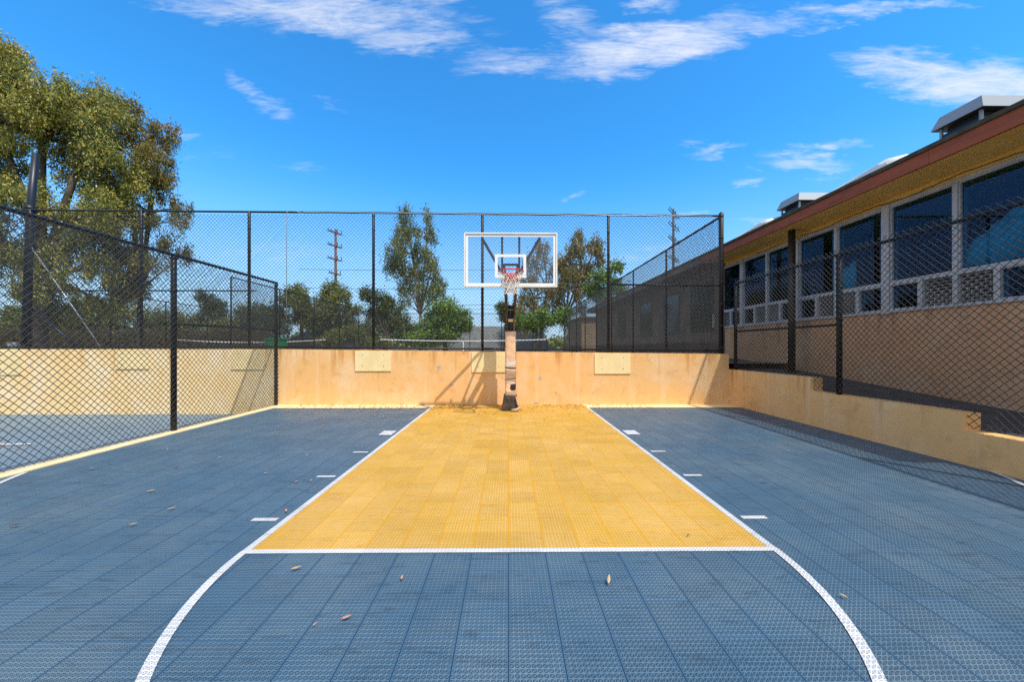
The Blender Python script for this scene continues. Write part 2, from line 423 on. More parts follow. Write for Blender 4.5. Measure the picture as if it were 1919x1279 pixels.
MB().box(-5.67, -5.44, -12, WY, -.6, .012).build('kerb', 'cream_paint')
struct(bpy.data.objects['kerb'])
mk = MB()
def flat(x0, x1, y0, y1, z=.0055): mk.add([(x0, y0, z), (x1, y0, z), (x1, y1, z), (x0, y1, z)], [(0, 1, 2, 3)])
LWD = .052
flat(k0 - LWD, k0, FT, 8.40); flat(k1, k1 + LWD, FT, 8.40); flat(k0 - LWD, k1 + LWD, FT - .03, FT + .022, .0059)
for (y, h, l) in ((5.93, .29, .21), (4.84, .05, .20), (3.93, .05, .20), (2.95, .05, .205)):
    for sx in (-1, 1):
        e = KX + sx * 1.90; flat(min(e, e + sx * l), max(e, e + sx * l), y - h / 2, y + h / 2)
def arc(cx, cy, r, a0, a1, w, z, n=90):
    o = len(mk.v)
    for i in range(n + 1):
        a = R(a0 + (a1 - a0) * i / n)
        for rr in (r - w / 2, r + w / 2): mk.v.append((cx + rr * math.cos(a), cy + rr * math.sin(a), z))
    for i in range(n): mk.f.append((o + 2 * i, o + 2 * i + 1, o + 2 * i + 3, o + 2 * i + 2))
arc(KX, FT, 1.83, 180, 360, LWD, .0062)
arc(KX + .02, 6.63, 6.02, -155.0, -25.3, LWD, .0066)
flat(-12.5, -7.98, 6.08, 6.16, LZ + .008)
mk.add([(-8.05, 6.079, LZ + .009), (-8.18, 6.079, LZ + .009), (-12.5, 5.28, LZ + .009), (-12.5, 5.2, LZ + .009)], [(0, 1, 2, 3)])
struct(mk.build('court_markings', 'court_white'))
struct(MB().add([(-12.5, 5.25, LZ + .004), (-8.12, 6.075, LZ + .004), (-8.15, 6.08, LZ + .004), (-12.5, 6.08, LZ + .004)], [(0, 1, 2, 3)]).build('neighbouring_key_area', 'court_yellow'))

# upper terrace beyond the wall, alley beside the building
def wall_top(x): return 1.365 if x < FX else 1.365 - (x - FX) / (5.45 - FX) * .118
mb = MB(); mb.add([(-400, 9.12, 1.0), (400, 9.12, 1.0), (400, 900, 1.0), (-400, 900, 1.0)], [(0, 1, 2, 3)])
struct(mb.build('upper_terrace', 'upper_court'))
def alley(y): return .49 + .09 * (y - 5.09)
mb = MB(); mb.add([(LW + .2, -12, alley(-12)), (40, -12, alley(-12)), (40, 11.4, alley(11.4)), (LW + .2, 11.4, alley(11.4))], [(0, 1, 2, 3)])
struct(mb.build('alley_path', 'asphalt'))

# back wall
rw = MB()
xs = [FX, -3, 0, 3, 5.45]
for a, b in zip(xs, xs[1:]):
    za, zb = wall_top(a), wall_top(b)
    rw.hexa([(a, WY, -.6), (b, WY, -.6), (b, WY + .3, -.6), (a, WY + .3, -.6)], [(a, WY, za), (b, WY, zb), (b, WY + .3, zb), (a, WY + .3, za)])
o = rw.build('retaining_wall', 'orange_stucco')
tag(o, 'tall orange stucco retaining wall across the back of the court', 'wall')
random.seed(21)
for (px, py, rx, ry) in ((822, 689, 4, 7), (847, 722, 3.5, 2), (1012, 709, 4.5, 3), (1042, 737, 2.2, 1.4), (1112, 737, 2, 2), (1005, 756, 8, 1.5)):
    c_ = W(px, py, WY - .003); mb = MB(); n = 14
    for (k, yy) in ((1.0, -.003), (.55, -.0045)):
        vs = [(c_.x + math.cos(6.283 * i / n) * rx * .0131 * k * random.uniform(.6, 1.25), WY + yy, max(.005, c_.z + math.sin(6.283 * i / n) * ry * .0131 * k * random.uniform(.6, 1.25))) for i in range(n)]
        mb.add(vs, [tuple(range(n))])
    q = mb.build('plaster_scar', 'scar_plaster', o); q.data.materials.append(M['scar_dark']); q.data.polygons[1].material_index = 1
o2 = MB().box(-30, FX - .002, WY, WY + .3, -.6, 1.365).build('next_court_wall', 'pale_stucco')
tag(o2, 'paler cream stucco wall seen through the divider fence on the left', 'wall')
# low stepped wall on the right
sw = MB()
for (y0, y1, z) in ((6.45, WY - .002, .865), (4.27, 6.45, .62), (2.1, 4.27, .41), (-.1, 2.1, .2), (-12, -.1, .12)):
    sw.box(LW, LW + .22, y0, y1, -.3, z)
o = sw.build('low_wall', 'ochre_stucco'); tag(o, 'low ochre stucco wall stepping down along the alley fence', 'wall')
# loose soil and dead leaves along the top of the back wall
mb = MB()
for i in range(900):
    x = random.uniform(-12, 5.3); y = WY + random.uniform(.02, .28); z = wall_top(x) + .004
    a = random.uniform(0, 6.28); r = random.uniform(.008, .03); h = random.uniform(.004, .028)
    mb.add([(x + r * math.cos(a), y + r * math.sin(a), z), (x + r * math.cos(a + 2.1), y + r * math.sin(a + 2.1), z), (x + r * math.cos(a + 4.2), y + r * math.sin(a + 4.2), z), (x, y, z + h)],
           [(0, 1, 3), (1, 2, 3), (2, 0, 3)])
struct(mb.build('wall_top_debris', 'leaf_dark'), 'stuff')

# bolted boards on the back wall
def board(px0, px1, py1, label, Y=WY):
    a = W(px0, py1, Y); b = W(px1, py1, Y); zt = wall_top((a.x + b.x) / 2) - .02
    t = thing('wall_panel', label, 'panel', ((a.x + b.x) / 2, Y, a.z), 'cream boards bolted to the back wall')
    MB().box(a.x, b.x, Y - .022, Y + .002, a.z, zt).build('board', 'panel_wood', t)
    for fx in (.2, .8):
        for fz in (.25, .8):
            x = a.x + (b.x - a.x) * fx; z = a.z + (zt - a.z) * fz
            MB().tube([(x, Y - .026, z), (x, Y - .018, z)], .009, 8).build('screw', 'screw_head', t)
board(666, 733, 696, 'cream board with four screws on the wall left of the hoop')
board(884, 947, 698, 'cream board on the wall partly hidden behind the hoop post')
board(1114, 1181, 701, 'cream board with four screws on the wall right of the hoop')
board(434, 498, 693, 'pale board on the wall crossed by fence shadows in the next court')
board(218, 281, 692, 'pale board on the wall left of the divider fence middle post')
board(-6, 42, 703, 'pale board on the wall at the far left of the next court')

# ------------------------------------------------------------------ chain-link fences
def mesh_bars(mb, O, D, L, zlo, ztop, pitch=.088, w=.0048, barb=0.0, off=0.0):
    """two layers of straight diagonal wires, clipped to the panel; zlo(s) gives the foot"""
    O = Vector(O); D = Vector(D).normalized(); N = D.cross(Vector((0, 0, 1)))
    zt = ztop + barb; z_min = min(zlo(0), zlo(L / 2), zlo(L))
    H = zt - z_min; slope = 1.06
    k0 = -int(H * slope / pitch) - 2; k1 = int((L + H * slope) / pitch) + 2
    for sgn in (1, -1):
        for k in range(k0, k1):
            s0 = k * pitch + off + (0 if sgn > 0 else pitch * 0)
            # s = s0 + sgn*(z - z_min)/slope
            def zs(s): return z_min + (s - s0) * sgn * slope
            a = s0; b = s0 + sgn * H / slope
            lo, hi = min(a, b), max(a, b)
            lo = max(lo, 0); hi = min(hi, L)
            if hi - lo < .01: continue
            n = max(2, int((hi - lo) / .5) + 1)
            pa, pb = (lo, zs(lo)), (hi, zs(hi))
            # clip to zlo at the lower end
            low, high = (pa, pb) if pa[1] < pb[1] else (pb, pa)
            zl = zlo(low[0])
            if low[1] < zl:
                t = (zl - low[1]) / max(1e-6, high[1] - low[1])
                if t >= .98: continue
                low = (low[0] + (high[0] - low[0]) * t, zl)
            q = N * (.0022 * sgn)
            A = O + D * low[0] + q; B = O + D * high[0] + q
            A.z = low[1]; B.z = high[1]
            A += D * random.gauss(0, .003) + N * random.gauss(0, .002); B += D * random.gauss(0, .003) + N * random.gauss(0, .003)
            mb.beam(A, B, w, w, up=N)
def step_panels(mb, O, D, segs, ztop, **k):
    for (s0, s1, z0) in segs:
        mesh_bars(mb, Vector(O) + Vector(D) * s0, D, s1 - s0, lambda s, z0=z0: z0, ztop, off=-(s0 % k.get('pitch', .088)), **k)

def post(x, y, z0, z1, r, parent, m='black_steel'):
    mb = MB(); mb.tube([(x, y, z0), (x, y, z1), (x, y, z1 + r * .7)], [r, r, r * .35], 12)
    zz = z0 + .25
    while zz < z1:
        mb.tube([(x, y, zz - .012), (x, y, zz + .012)], r + .004, 12)
        mb.box(x - .006, x + .006, y - r - .02, y - r + .004, zz - .01, zz + .01); zz += .55
    return mb.build('post', m, parent, True)

# tall fence on the retaining wall
FY = 8.98
tf = thing('tall_chain_link_fence', 'tall black chain link fence standing on the back retaining wall', 'fence', (0, FY, 1.3))
def ft_top(x): return 4.80 - (x + 12) / 17.3 * .09
FXR = 5.33
for px in (-130, 57, 265, 467, 700, 904, 1140):
    x = W(px, 600, FY).x
    post(x, FY, wall_top(x) - .01, ft_top(x), .034, tf)
post(FXR, FY, 1.15, ft_top(FXR) + .06, .055, tf)
mb = MB(); mb.tube([(-16, FY, ft_top(-16)), (FXR, FY, ft_top(FXR))], .024, 10); mb.build('top_rail', 'black_steel', tf, True)
mb = MB(); mb.tube([(-16, FY - .01, 1.42), (-5.6, FY - .01, 1.42), (FXR, FY - .01, 1.325)], .026, 10); mb.build('bottom_rail', 'black_steel', tf, True)
x0 = W(57, 545, FY).x; x1 = W(480, 545, FY).x; x2 = W(1140, 545, FY).x
mb = MB(); mb.tube([(x0, FY, W(200, 545, FY).z), (x1, FY, W(200, 545, FY).z)], .018, 8); mb.build('middle_rail', 'black_steel', tf, True)
mb = MB(); mb.tube([(x2, FY, 2.985), (FXR, FY, 2.96)], .022, 8); mb.build('middle_rail', 'black_steel', tf, True)
mb = MB(); mesh_bars(mb, (-16, FY - .03, 0), (1, 0, 0), 16 + FXR, lambda s: wall_top(-16 + s) + .02, 4.70, w=.0052); mb.build('wire_mesh', 'black_vinyl', tf)
# braces beside the steel pole at the left
mb = MB(); a = W(57, 461, FY); b = W(190, 653, FY); mb.tube([a, b], .014, 8)
o = mb.build('brace', 'galvanised', tf, True); o['label'] = 'thin bright galvanised brace rod'
mb = MB(); a = W(62, 580, FY + .05); b = W(147, 652, FY + .05); mb.tube([a, b], .03, 8)
o = mb.build('brace', 'dark_steel', tf, True); o['label'] = 'thick dark diagonal brace pipe'
# cable along the top rail and down at the divider
cb = MB(); pts = [W(537, 600, FY - .06)]
pts.append(W(537, 399, FY - .06)); pts.append(W(540, 395.5, FY - .06)); pts.append(W(556, 396, FY - .06)); pts.append(W(566, 400, FY - .06))
for i in range(18):
    x = 570 + i * 45; pts.append(W(x, 397.5 + (x - 570) / 780 * 7.0 + (1.2 if i % 2 else 0), FY - .06))
cb.tube(pts, .007, 6)
tag(cb.build('cable', 'galvanised', None, True), 'thin pale cable tied along the top rail of the tall fence', 'cable')

# tall steel pole
sp = thing('steel_pole', 'thick leaning blue-black steel pole behind the divider fence', 'pole', tuple(W(48, 655, 9.5)))
mb = MB(); a = W(48, 655, 9.5); b = W(57, 392, 9.5); c = W(67, 287, 9.5)
mb.tube([a, b, c], [.085, .08, .07], 14); mb.build('shaft', 'dark_steel', sp, True)
mb = MB(); mb.tube([W(56, 397, 9.5), W(57.5, 386, 9.5)], .125, 14); mb.build('collar', 'black_steel', sp, True)
mb = MB(); mb.box(a.x - .28, a.x - .06, 9.35, 9.6, a.z, a.z + .18); mb.build('base_block', 'galvanised', sp, bevel=.02)

# divider fence on the left
lf = thing('divider_fence', 'black chain link divider fence between the two courts', 'fence', (FX, 3, 0))
for y, r in ((8.76, .036), (6.10, .042), (3.15, .038), (.2, .038), (-2.7, .038)): post(FX, y, -.1, 2.93, r, lf)
mb = MB(); mb.tube([(FX, -6, 2.93), (FX, 8.8, 2.97)], .026, 10); mb.build('top_rail', 'black_steel', lf, True)
mb = MB(); mb.tube([(FX, 6.1, 1.81), (FX, 8.78, 1.83)], .02, 8); mb.build('middle_rail', 'black_steel', lf, True)
mb = MB(); mesh_bars(mb, (FX + .035, -6, 0), (0, 1, 0), 14.8, lambda s: .03, 2.95, barb=.045, w=.0055); mb.build('wire_mesh', 'black_vinyl', lf)

# alley fence on the right
RX = 5.54
rf = thing('alley_fence', 'black chain link fence on the low wall beside the alley', 'fence', (RX, 3, .4))
for y, r, z0 in ((8.74, .036, .865), (5.98, .042, .62), (3.12, .04, .41), (.3, .04, .2), (-2.6, .04, .12)): post(RX, y, z0 - .1, 2.95, r, rf)
mb = MB(); mb.tube([(RX, -6, 2.95), (RX, 8.78, 2.97)], .024, 10); mb.build('top_rail', 'black_steel', rf, True)
mb = MB(); mb.tube([(RX, 6, 1.79), (RX, 8.74, 1.80)], .02, 8); mb.build('middle_rail', 'black_steel', rf, True)
mb = MB(); step_panels(mb, (RX - .035, -6, 0), (0, 1, 0), ((0, 5.9, .15), (5.9, 8.1, .23), (8.1, 10.27, .44), (10.27, 12.45, .64), (12.45, 14.7, .89)), 2.96, barb=.085, w=.0055)
mb.build('wire_mesh', 'black_vinyl', rf)

# enclosure of the upper tennis courts
sf = thing('tennis_side_fence', 'tall black fence running away beside the school building', 'fence', (FXR, 20, 1))
for i in range(1, 9): post(FXR + .05, FY + i * 3.25, 1.0, 4.74, .032, sf)
mb = MB(); mb.tube([(FXR, FY, 4.70), (FXR + .05, 35, 4.74)], .03, 8); mb.build('top_rail', 'black_steel', sf, True)
mb = MB(); mesh_bars(mb, (FXR + .05, FY + .05, 0), (0, 1, 0), 26, lambda s: 1.03, 4.72, pitch=.088, w=.0058); mb.build('wire_mesh', 'black_vinyl', sf)
sf = thing('tennis_back_fence', 'distant tall fence closing the far end of the tennis court', 'fence', (-4, 35, 1))
for i in range(7): post(-13 + i * 3.08, 35, 1.0, 4.74, .035, sf)
mb = MB(); mb.tube([(-13, 35, 4.72), (5.4, 35, 4.72)], .03, 6); mb.build('top_rail', 'black_steel', sf, True)
mb = MB(); mesh_bars(mb, (-13, 35, 0), (1, 0, 0), 18.4, lambda s: 1.03, 4.72, pitch=.12, w=.006); mb.build('wire_mesh', 'black_vinyl', sf)
sf = thing('tennis_divider_fence', 'tall fence between the two tennis courts behind the green bin', 'fence', (-13, 20, 1))
for i in range(6): post(-13, 17 + i * 3.6, 1.0, 4.74, .035, sf)
mb = MB(); mb.tube([(-13, 17, 4.72), (-13, 35, 4.72)], .03, 6); mb.build('top_rail', 'black_steel', sf, True)
mb = MB(); mesh_bars(mb, (-13, 17, 0), (0, 1, 0), 18, lambda s: 1.03, 4.72, pitch=.12, w=.006); mb.build('wire_mesh', 'black_vinyl', sf)
sf = thing('tennis_left_fence', 'far left fence line beyond the courts under the big gum', 'fence', (-24.7, 25, 1))
for i in range(7): post(-24.7, 19 + i * 3.6, 1.0, 4.74, .035, sf)
mb = MB(); mb.tube([(-24.7, 19, 4.72), (-24.7, 41, 4.72)], .03, 6); mb.build('top_rail', 'black_steel', sf, True)
mb = MB(); mesh_bars(mb, (-24.7, 19, 0), (0, 1, 0), 22, lambda s: 1.03, 4.72, pitch=.14, w=.006); mb.build('wire_mesh', 'black_vinyl', sf)

# tennis nets
def tennis_net(x0, x1, Y, label, sag=.12):
    t = thing('tennis_net', label, 'net', ((x0 + x1) / 2, Y, 1.0), 'tennis nets beyond the back wall')
    def top(s): return 2.07 - sag * (1 - (2 * s - 1) ** 2)
    n = 16; mb = MB()
    for i in range(n):
        a, b = i / n, (i + 1) / n; xa, xb = x0 + (x1 - x0) * a, x0 + (x1 - x0) * b
        mb.hexa([(xa, Y - .02, top(a) - .06), (xb, Y - .02, top(b) - .06), (xb, Y + .02, top(b) - .06), (xa, Y + .02, top(a) - .06)],
                [(xa, Y - .02, top(a)), (xb, Y - .02, top(b)), (xb, Y + .02, top(b)), (xa, Y + .02, top(a))])
    mb.build('top_band', 'white_line', t)
    mb = MB(); k = int((x1 - x0) / .09)
    for i in range(k + 1):
        s = i / k; x = x0 + (x1 - x0) * s; mb.beam((x, Y, 1.04), (x, Y, top(s) - .05), .009)
    for j in range(9):
        for i in range(8):
            a, b = i / 8, (i + 1) / 8; z = lambda s: 1.06 + (top(s) - 1.12) * j / 8
            mb.beam((x0 + (x1 - x0) * a, Y, z(a)), (x0 + (x1 - x0) * b, Y, z(b)), .009)
    mb.build('netting', 'net_black', t)
    for x in (x0, x1): MB().tube([(x, Y, 1.0), (x, Y, 2.12)], .04, 8).build('net_post', 'black_steel', t)
    xm = (x0 + x1) / 2; MB().box(xm - .03, xm + .03, Y - .03, Y - .022, 1.0, top(.5)).build('centre_strap', 'white_line', t)
a = W(712, 636, 27.7).x; b = W(1024, 636, 27.7).x
tennis_net(a, b, 27.7, 'tennis net seen behind the hoop post with white centre strap')
a = W(325, 636, 28.5).x; b = W(612, 636, 28.5).x
tennis_net(a, b, 28.5, 'tennis net of the left court behind the divider fence', .22)

# green bin
a = W(517, 640, 20)
t = thing('green_bin', 'bright green plastic bin beside the tennis net', 'bin', (a.x, 20, 1.0))
MB().hexa([(a.x - .3, 19.7, 1.1), (a.x + .3, 19.7, 1.1), (a.x + .3, 20.3, 1.1), (a.x - .3, 20.3, 1.1)],
          [(a.x - .42, 19.6, 1.85), (a.x + .42, 19.6, 1.85), (a.x + .42, 20.4, 1.85), (a.x - .42, 20.4, 1.85)]).build('tub', 'green_plastic', t, bevel=.04)
MB().box(a.x - .45, a.x + .45, 19.57, 20.43, 1.85, 1.92).build('rim', 'green_plastic', t, bevel=.02)
for sx in (-.26, .26): MB().tube([(a.x + sx - .03, 19.75, 1.1), (a.x + sx + .03, 19.75, 1.1)], .1, 12).build('wheel', 'black_steel', t)

# ------------------------------------------------------------------ basketball hoop
HX = .045
BY = 7.06
bh = thing('basketball_hoop', 'basketball hoop with clear backboard on a padded post at the baseline', 'basketball hoop', (HX, 8.17, 0))
PW, PD = .122, .16
mb = MB(); mb.box(HX - .10, HX - .065, 8.10, 8.24, .02, 3.02); mb.box(HX + .065, HX + .10, 8.10, 8.24, .02, 3.02)
mb.box(HX - .065, HX + .065, 8.22, 8.235, .02, 1.72)
mb.build('post', 'pole_rust', bh)
for z0, z1 in ((1.86, 1.92), (2.28, 2.36), (2.66, 2.74), (2.96, 3.02)): MB().box(HX - .064, HX + .064, 8.12, 8.22, z0, z1).build('cross_plate', 'black_steel', bh)
mb = MB(); mb.box(HX - .062, HX + .062, 8.14, 8.24, 1.95, 2.25); mb.build('counterweight', 'black_steel', bh, bevel=.01)
mb = MB(); mb.hexa([(HX - .05, 8.02, 1.98), (HX + .05, 8.02, 1.98), (HX + .05, 8.12, 1.98), (HX - .05, 8.12, 1.98)], [(HX - .055, 7.98, 2.04), (HX + .055, 7.98, 2.04), (HX + .055, 8.12, 2.04), (HX - .055, 8.12, 2.04)])
o = mb.build('bracket', 'galvanised', bh)
# pad with wrinkles and taped tears
pad = MB(); n = 40; zs_ = [.30 + (1.765 - .30) * i / n for i in range(n + 1)]
o0 = len(pad.v); NS = 24
for i, z in enumerate(zs_):
    for k in range(NS):
        a = 2 * math.pi * k / NS
        ex = 5.0
        cx_ = abs(math.cos(a)) ** (2 / ex) * math.copysign(1, math.cos(a)); cy_ = abs(math.sin(a)) ** (2 / ex) * math.copysign(1, math.sin(a))
        wr = 1 + .016 * math.sin(z * 31 + 3 * a) + .012 * math.sin(z * 74 + a * 5)
        if z < .95: wr += .018 * math.sin(z * 55 + 2 * a)
        pad.v.append((HX + cx_ * PW * wr, 8.15 + cy_ * PD * wr, z))
for i in range(n):
    for k in range(NS):
        k2 = (k + 1) % NS; pad.f.append((i * NS + k, i * NS + k2, (i + 1) * NS + k2, (i + 1) * NS + k))
pad.f.append(tuple(n * NS + k for k in range(NS)))
pd = pad.build('post_pad', 'pad_vinyl', bh, True)
def band(z0, z1, m, nm, tilt=0.0, grow=1.035, w=1.0):
    mb = MB(); N2 = 24
    for zi in range(2):
        for k in range(N2):
            a = 2 * math.pi * k / N2
            cx_ = abs(math.cos(a)) ** .4 * math.copysign(1, math.cos(a)); cy_ = abs(math.sin(a)) ** .4 * math.copysign(1, math.sin(a))
            z = (z0, z1)[zi] + tilt * cx_
            mb.v.append((HX + cx_ * PW * grow, 8.15 + cy_ * PD * grow, z))
    for k in range(N2):
        k2 = (k + 1) % N2; mb.f.append((k, k2, N2 + k2, N2 + k))
    return mb.build(nm, m, pd, True)
band(1.00, 1.10, 'tape_pale', 'tape', .015); band(.945, .965, 'torn_dark', 'strap', -.004, 1.045)
band(.80, .89, 'tape_tan', 'tape', -.01, 1.03); band(.62, .65, 'tape_pale', 'tape', -.02, 1.04); band(.36, .42, 'tape_tan', 'tape', .01, 1.04)
band(.705, .715, 'torn_dark', 'strap', .02, 1.045)
mb = MB(); y = 8.15 - PD * 1.06
mb.add([(HX + .0, y, .585), (HX + .118, y, .60), (HX + .118, y, .47), (HX + .025, y, .455), (HX - .01, y, .50)], [(0, 4, 3, 2, 1)])
mb.add([(HX + .0, y + .03, .585), (HX + .118, y + .03, .60), (HX + .118, y + .03, .47), (HX + .025, y + .03, .455), (HX - .01, y + .03, .50)], [(0, 1, 2, 3, 4)])
o = mb.build('torn_patch', 'torn_dark', pd)
mb = MB(); mb.hexa([(HX - .20, 7.93, .01), (HX + .18, 7.93, .01), (HX + .18, 8.38, .01), (HX - .20, 8.38, .01)],
                   [(HX - .15, 7.97, .345), (HX + .14, 7.97, .345), (HX + .14, 8.34, .345), (HX - .15, 8.34, .345)])
mb.build('base_boot', 'boot_brown', bh, bevel=.02)
mb = MB(); mb.tube([(HX + .12, 7.92, .33), (HX + .15, 7.90, .18), (HX + .20, 7.88, .04)], .014, 6)
mb.tube([(HX + .02, 7.86, .035), (HX + .12, 7.84, .045), (HX + .22, 7.87, .10)], [.03, .036, .02], 8)
mb.build('loose_strap', 'tape_tan', bh, True)
# board
def zpx(py, Y=BY): return CZ + (HY - py) / F * Y
bx0, bx1 = W(869.5, 480, BY - .02).x, W(1044.5, 480, BY - .02).x; bz0, bz1 = zpx(538.5, 7.05), zpx(436.5, 7.05)
bd = MB(); bd.box(bx0 + .02, bx1 - .02, BY - .006, BY + .006, bz0 + .02, bz1 - .02); bd = bd.build('backboard', 'board_glass', bh)
mb = MB(); w_ = .028
for (x0, x1, z0, z1) in ((bx0, bx1, bz1 - w_, bz1), (bx0, bx1, bz0, bz0 + .035), (bx0, bx0 + w_, bz0 + .035, bz1 - w_), (bx1 - w_, bx1, bz0 + .035, bz1 - w_)):
    mb.box(x0, x1, BY - .03, BY + .04, z0, z1)
mb.build('board_frame', 'white_paint', bd, bevel=.004)
mb = MB(); i0, i1, j0, j1 = bx0 + .034, bx1 - .034, bz0 + .042, bz1 - .034; q = .045
for (x0, x1, z0, z1) in ((i0, i1, j1 - q, j1), (i0, i1, j0, j0 + q - .01), (i0, i0 + q, j0 + q - .01, j1 - q), (i1 - q, i1, j0 + q - .01, j1 - q)):
    mb.box(x0, x1, BY - .012, BY - .0065, z0, z1)
mb.build('border_line', 'white_line', bd)
mb = MB(); s0, s1 = W(927.5, 500, BY).x, W(986, 500, BY).x; t0, t1 = zpx(521), zpx(477); q = .055
for (x0, x1, z0, z1) in ((s0, s1, t1 - q, t1), (s0, s1, t0, t0 + q), (s0, s0 + q, t0 + q, t1 - q), (s1 - q, s1, t0 + q, t1 - q)):
    mb.box(x0, x1, BY - .012, BY - .0065, z0, z1)
mb.build('target_square', 'white_line', bd)
ux0, ux1 = W(941, 480, 7.15).x, W(973, 480, 7.15).x
for x in (ux0, ux1): MB().box(x - .02, x + .02, BY + .045, BY + .085, bz0 + .02, bz1 - .01).build('upright', 'dark_steel', bh)
MB().box(ux0 + .02, ux1 - .02, BY + .05, BY + .08, zpx(499, 7.15), zpx(495, 7.15)).build('crossbar', 'dark_steel', bh)
for sx, px in ((-1, 903), (1, 1012)):
    a = W(px, 446, 7.15); mb = MB(); mb.beam(a, (HX + sx * .06, 8.16, 2.86), .04); mb.build('brace', 'dark_steel', bh)
for sx in (-1, 1):
    mb = MB(); mb.beam((HX + sx * .14, 7.12, 2.86), (HX + sx * .085, 8.14, 2.22), .035, .15); mb.build('arm', 'pole_rust', bh)
    mb = MB(); mb.beam((HX + sx * .135, 7.12, 3.02), (HX + sx * .085, 8.14, 2.9), .035, .05); mb.build('arm', 'pole_rust', bh)
# rim and net
RZ, RY, RR = 2.815, 6.64, .228
mb = MB(); n = 48
for i in range(n):
    a, b = 2 * math.pi * i / n, 2 * math.pi * (i + 1) / n
    mb.tube([(HX + RR * math.cos(a), RY + RR * math.sin(a), RZ), (HX + RR * math.cos(b), RY + RR * math.sin(b), RZ)], .012, 8, False)
mb.hexa([(HX - .075, 6.84, RZ - .06), (HX + .075, 6.84, RZ - .06), (HX + .10, BY - .012, RZ - .14), (HX - .10, BY - .012, RZ - .14)],
        [(HX - .075, 6.84, RZ - .012), (HX + .075, 6.84, RZ - .012), (HX + .10, BY - .012, RZ + .0), (HX - .10, BY - .012, RZ + .0)])
mb.beam((HX - .15, RY + .17, RZ), (HX - .09, BY - .02, RZ - .02), .018); mb.beam((HX + .15, RY + .17, RZ), (HX + .09, BY - .02, RZ - .02), .018)
rim = mb.build('rim', 'rim_red', bh, True)
mb = MB(); NL = 12; lev = [(RR, 0), (.205, .085), (.17, .17), (.145, .25), (.128, .32), (.12, .38), (.125, .425)]
for j in range(len(lev) - 1):
    for k in range(NL):
        for dk in (-.5, .5):
            a = 2 * math.pi * (k + (.5 if j % 2 else 0)) / NL; b = a + 2 * math.pi * dk / NL
            r0, z0 = lev[j]; r1, z1 = lev[j + 1]
            mb.tube([(HX + r0 * math.cos(a), RY + r0 * math.sin(a), RZ - z0), (HX + r1 * math.cos(b), RY + r1 * math.sin(b), RZ - z1 + .01 * math.sin(3 * b))], .0055, 5, False)
mb.build('net', 'net_white', rim, True)

# ------------------------------------------------------------------ classroom building
XW, XE = 7.28, 6.50
ZT, ZB = 4.47, 4.26        # fascia top / bottom
YN, YFAR = 2.25, 30.0
WZ0, WZT, WZ1 = 2.07, 2.62, 4.13
cb_ = thing('classroom_building', 'long low school building with rust red fascia and yellow eaves', 'building', (XW, 10, .5))
mb = MB(); mb.box(XW, XW + .25, YN, 12.05, -.5, WZ0); mb.build('base_wall', 'facade_base', cb_)
mb = MB(); mb.box(XW + .012, XW + .25, YN, 12.05, WZ1 + .012, ZB); mb.build('upper_wall', 'facade_yellow', cb_)
mb = MB(); mb.box(XW - .004, XW + .25, 12.07, YFAR, -.5, ZB); mb.build('rear_wing_wall', 'shade_brown', cb_)  # same building continued, painted dark to stand for shade behind the mesh
mb = MB(); mb.box(XE + .04, 14, YN, 12.05, ZB + .002, ZB + .06); mb.build('soffit', 'facade_yellow', cb_)
mb = MB(); mb.box(XE + .04, 14, 12.07, YFAR, ZB + .002, ZB + .06); mb.build('rear_soffit', 'shade_brown', cb_)
mb = MB()
for i in range(3):
    y0 = YN + i * 3.267; y1 = y0 + 3.262
    mb.box(XE + .002 * (i % 2), XE + .04, y0, y1, ZB - .01 + .004 * (i % 3), ZT)
mb.build('fascia', 'fascia_rust', cb_)
MB().box(XE, XE + .04, YN + 9.8, YFAR, ZB - .01, ZT).build('rear_fascia', 'shade_brown', cb_)
mb = MB(); mb.box(XE - .03, XE + .12, YN - .05, YFAR, ZT + .002, ZT + .065); mb.build('roof_edge', 'roof_edge', cb_)
# end wall toward the camera side and back
mb = MB(); mb.box(XW + .25, 15, YN, YN + .2, -.5, ZB); mb.box(XW + .25, 15, YFAR - .2, YFAR, -.5, ZB); mb.box(14.8, 15, YN + .2, YFAR - .2, -.5, ZB)
mb.build('end_wall', 'facade_yellow', cb_)
# roof: shallow pitch with raised white sheets
mb = MB(); mb.hexa([(XE + .12, YN, ZT - .02), (15.3, YN, ZT - .02), (15.3, YFAR, ZT - .02), (XE + .12, YFAR, ZT - .02)],
                   [(XE + .12, YN, ZT + .04), (15.3, YN, ZT + .3), (15.3, YFAR, ZT + .3), (XE + .12, YFAR, ZT + .04)])
mb.build('roof', 'roof_edge', cb_)
def hump(y0, y1, h):
    mb = MB(); n = 14
    for i in range(n + 1):
        y = y0 + (y1 - y0) * i / n; s = min(1, i / n * 7) * (1 - i / n) ** .8 if 0 < i < n else 0
        z = ZT + .05 + h * s
        for (x, zz) in ((XE + .13, ZT + .02), (XE + .15, z * .8 + (ZT + .04) * .2), (XE + .5, z + .03), (15, z + .3), (15, ZT)): mb.v.append((x, y, zz))
    for i in range(n):
        for k in range(4):
            mb.f.append((i * 5 + k, i * 5 + k + 1, i * 5 + k + 6, i * 5 + k + 5))
    mb.build('roof_sheet', 'roof_white', cb_, True)
hump(5.95, 8.2, .30); hump(8.95, 11.3, .30); hump(12.0, 14.5, .17); hump(15.3, 18, .17)
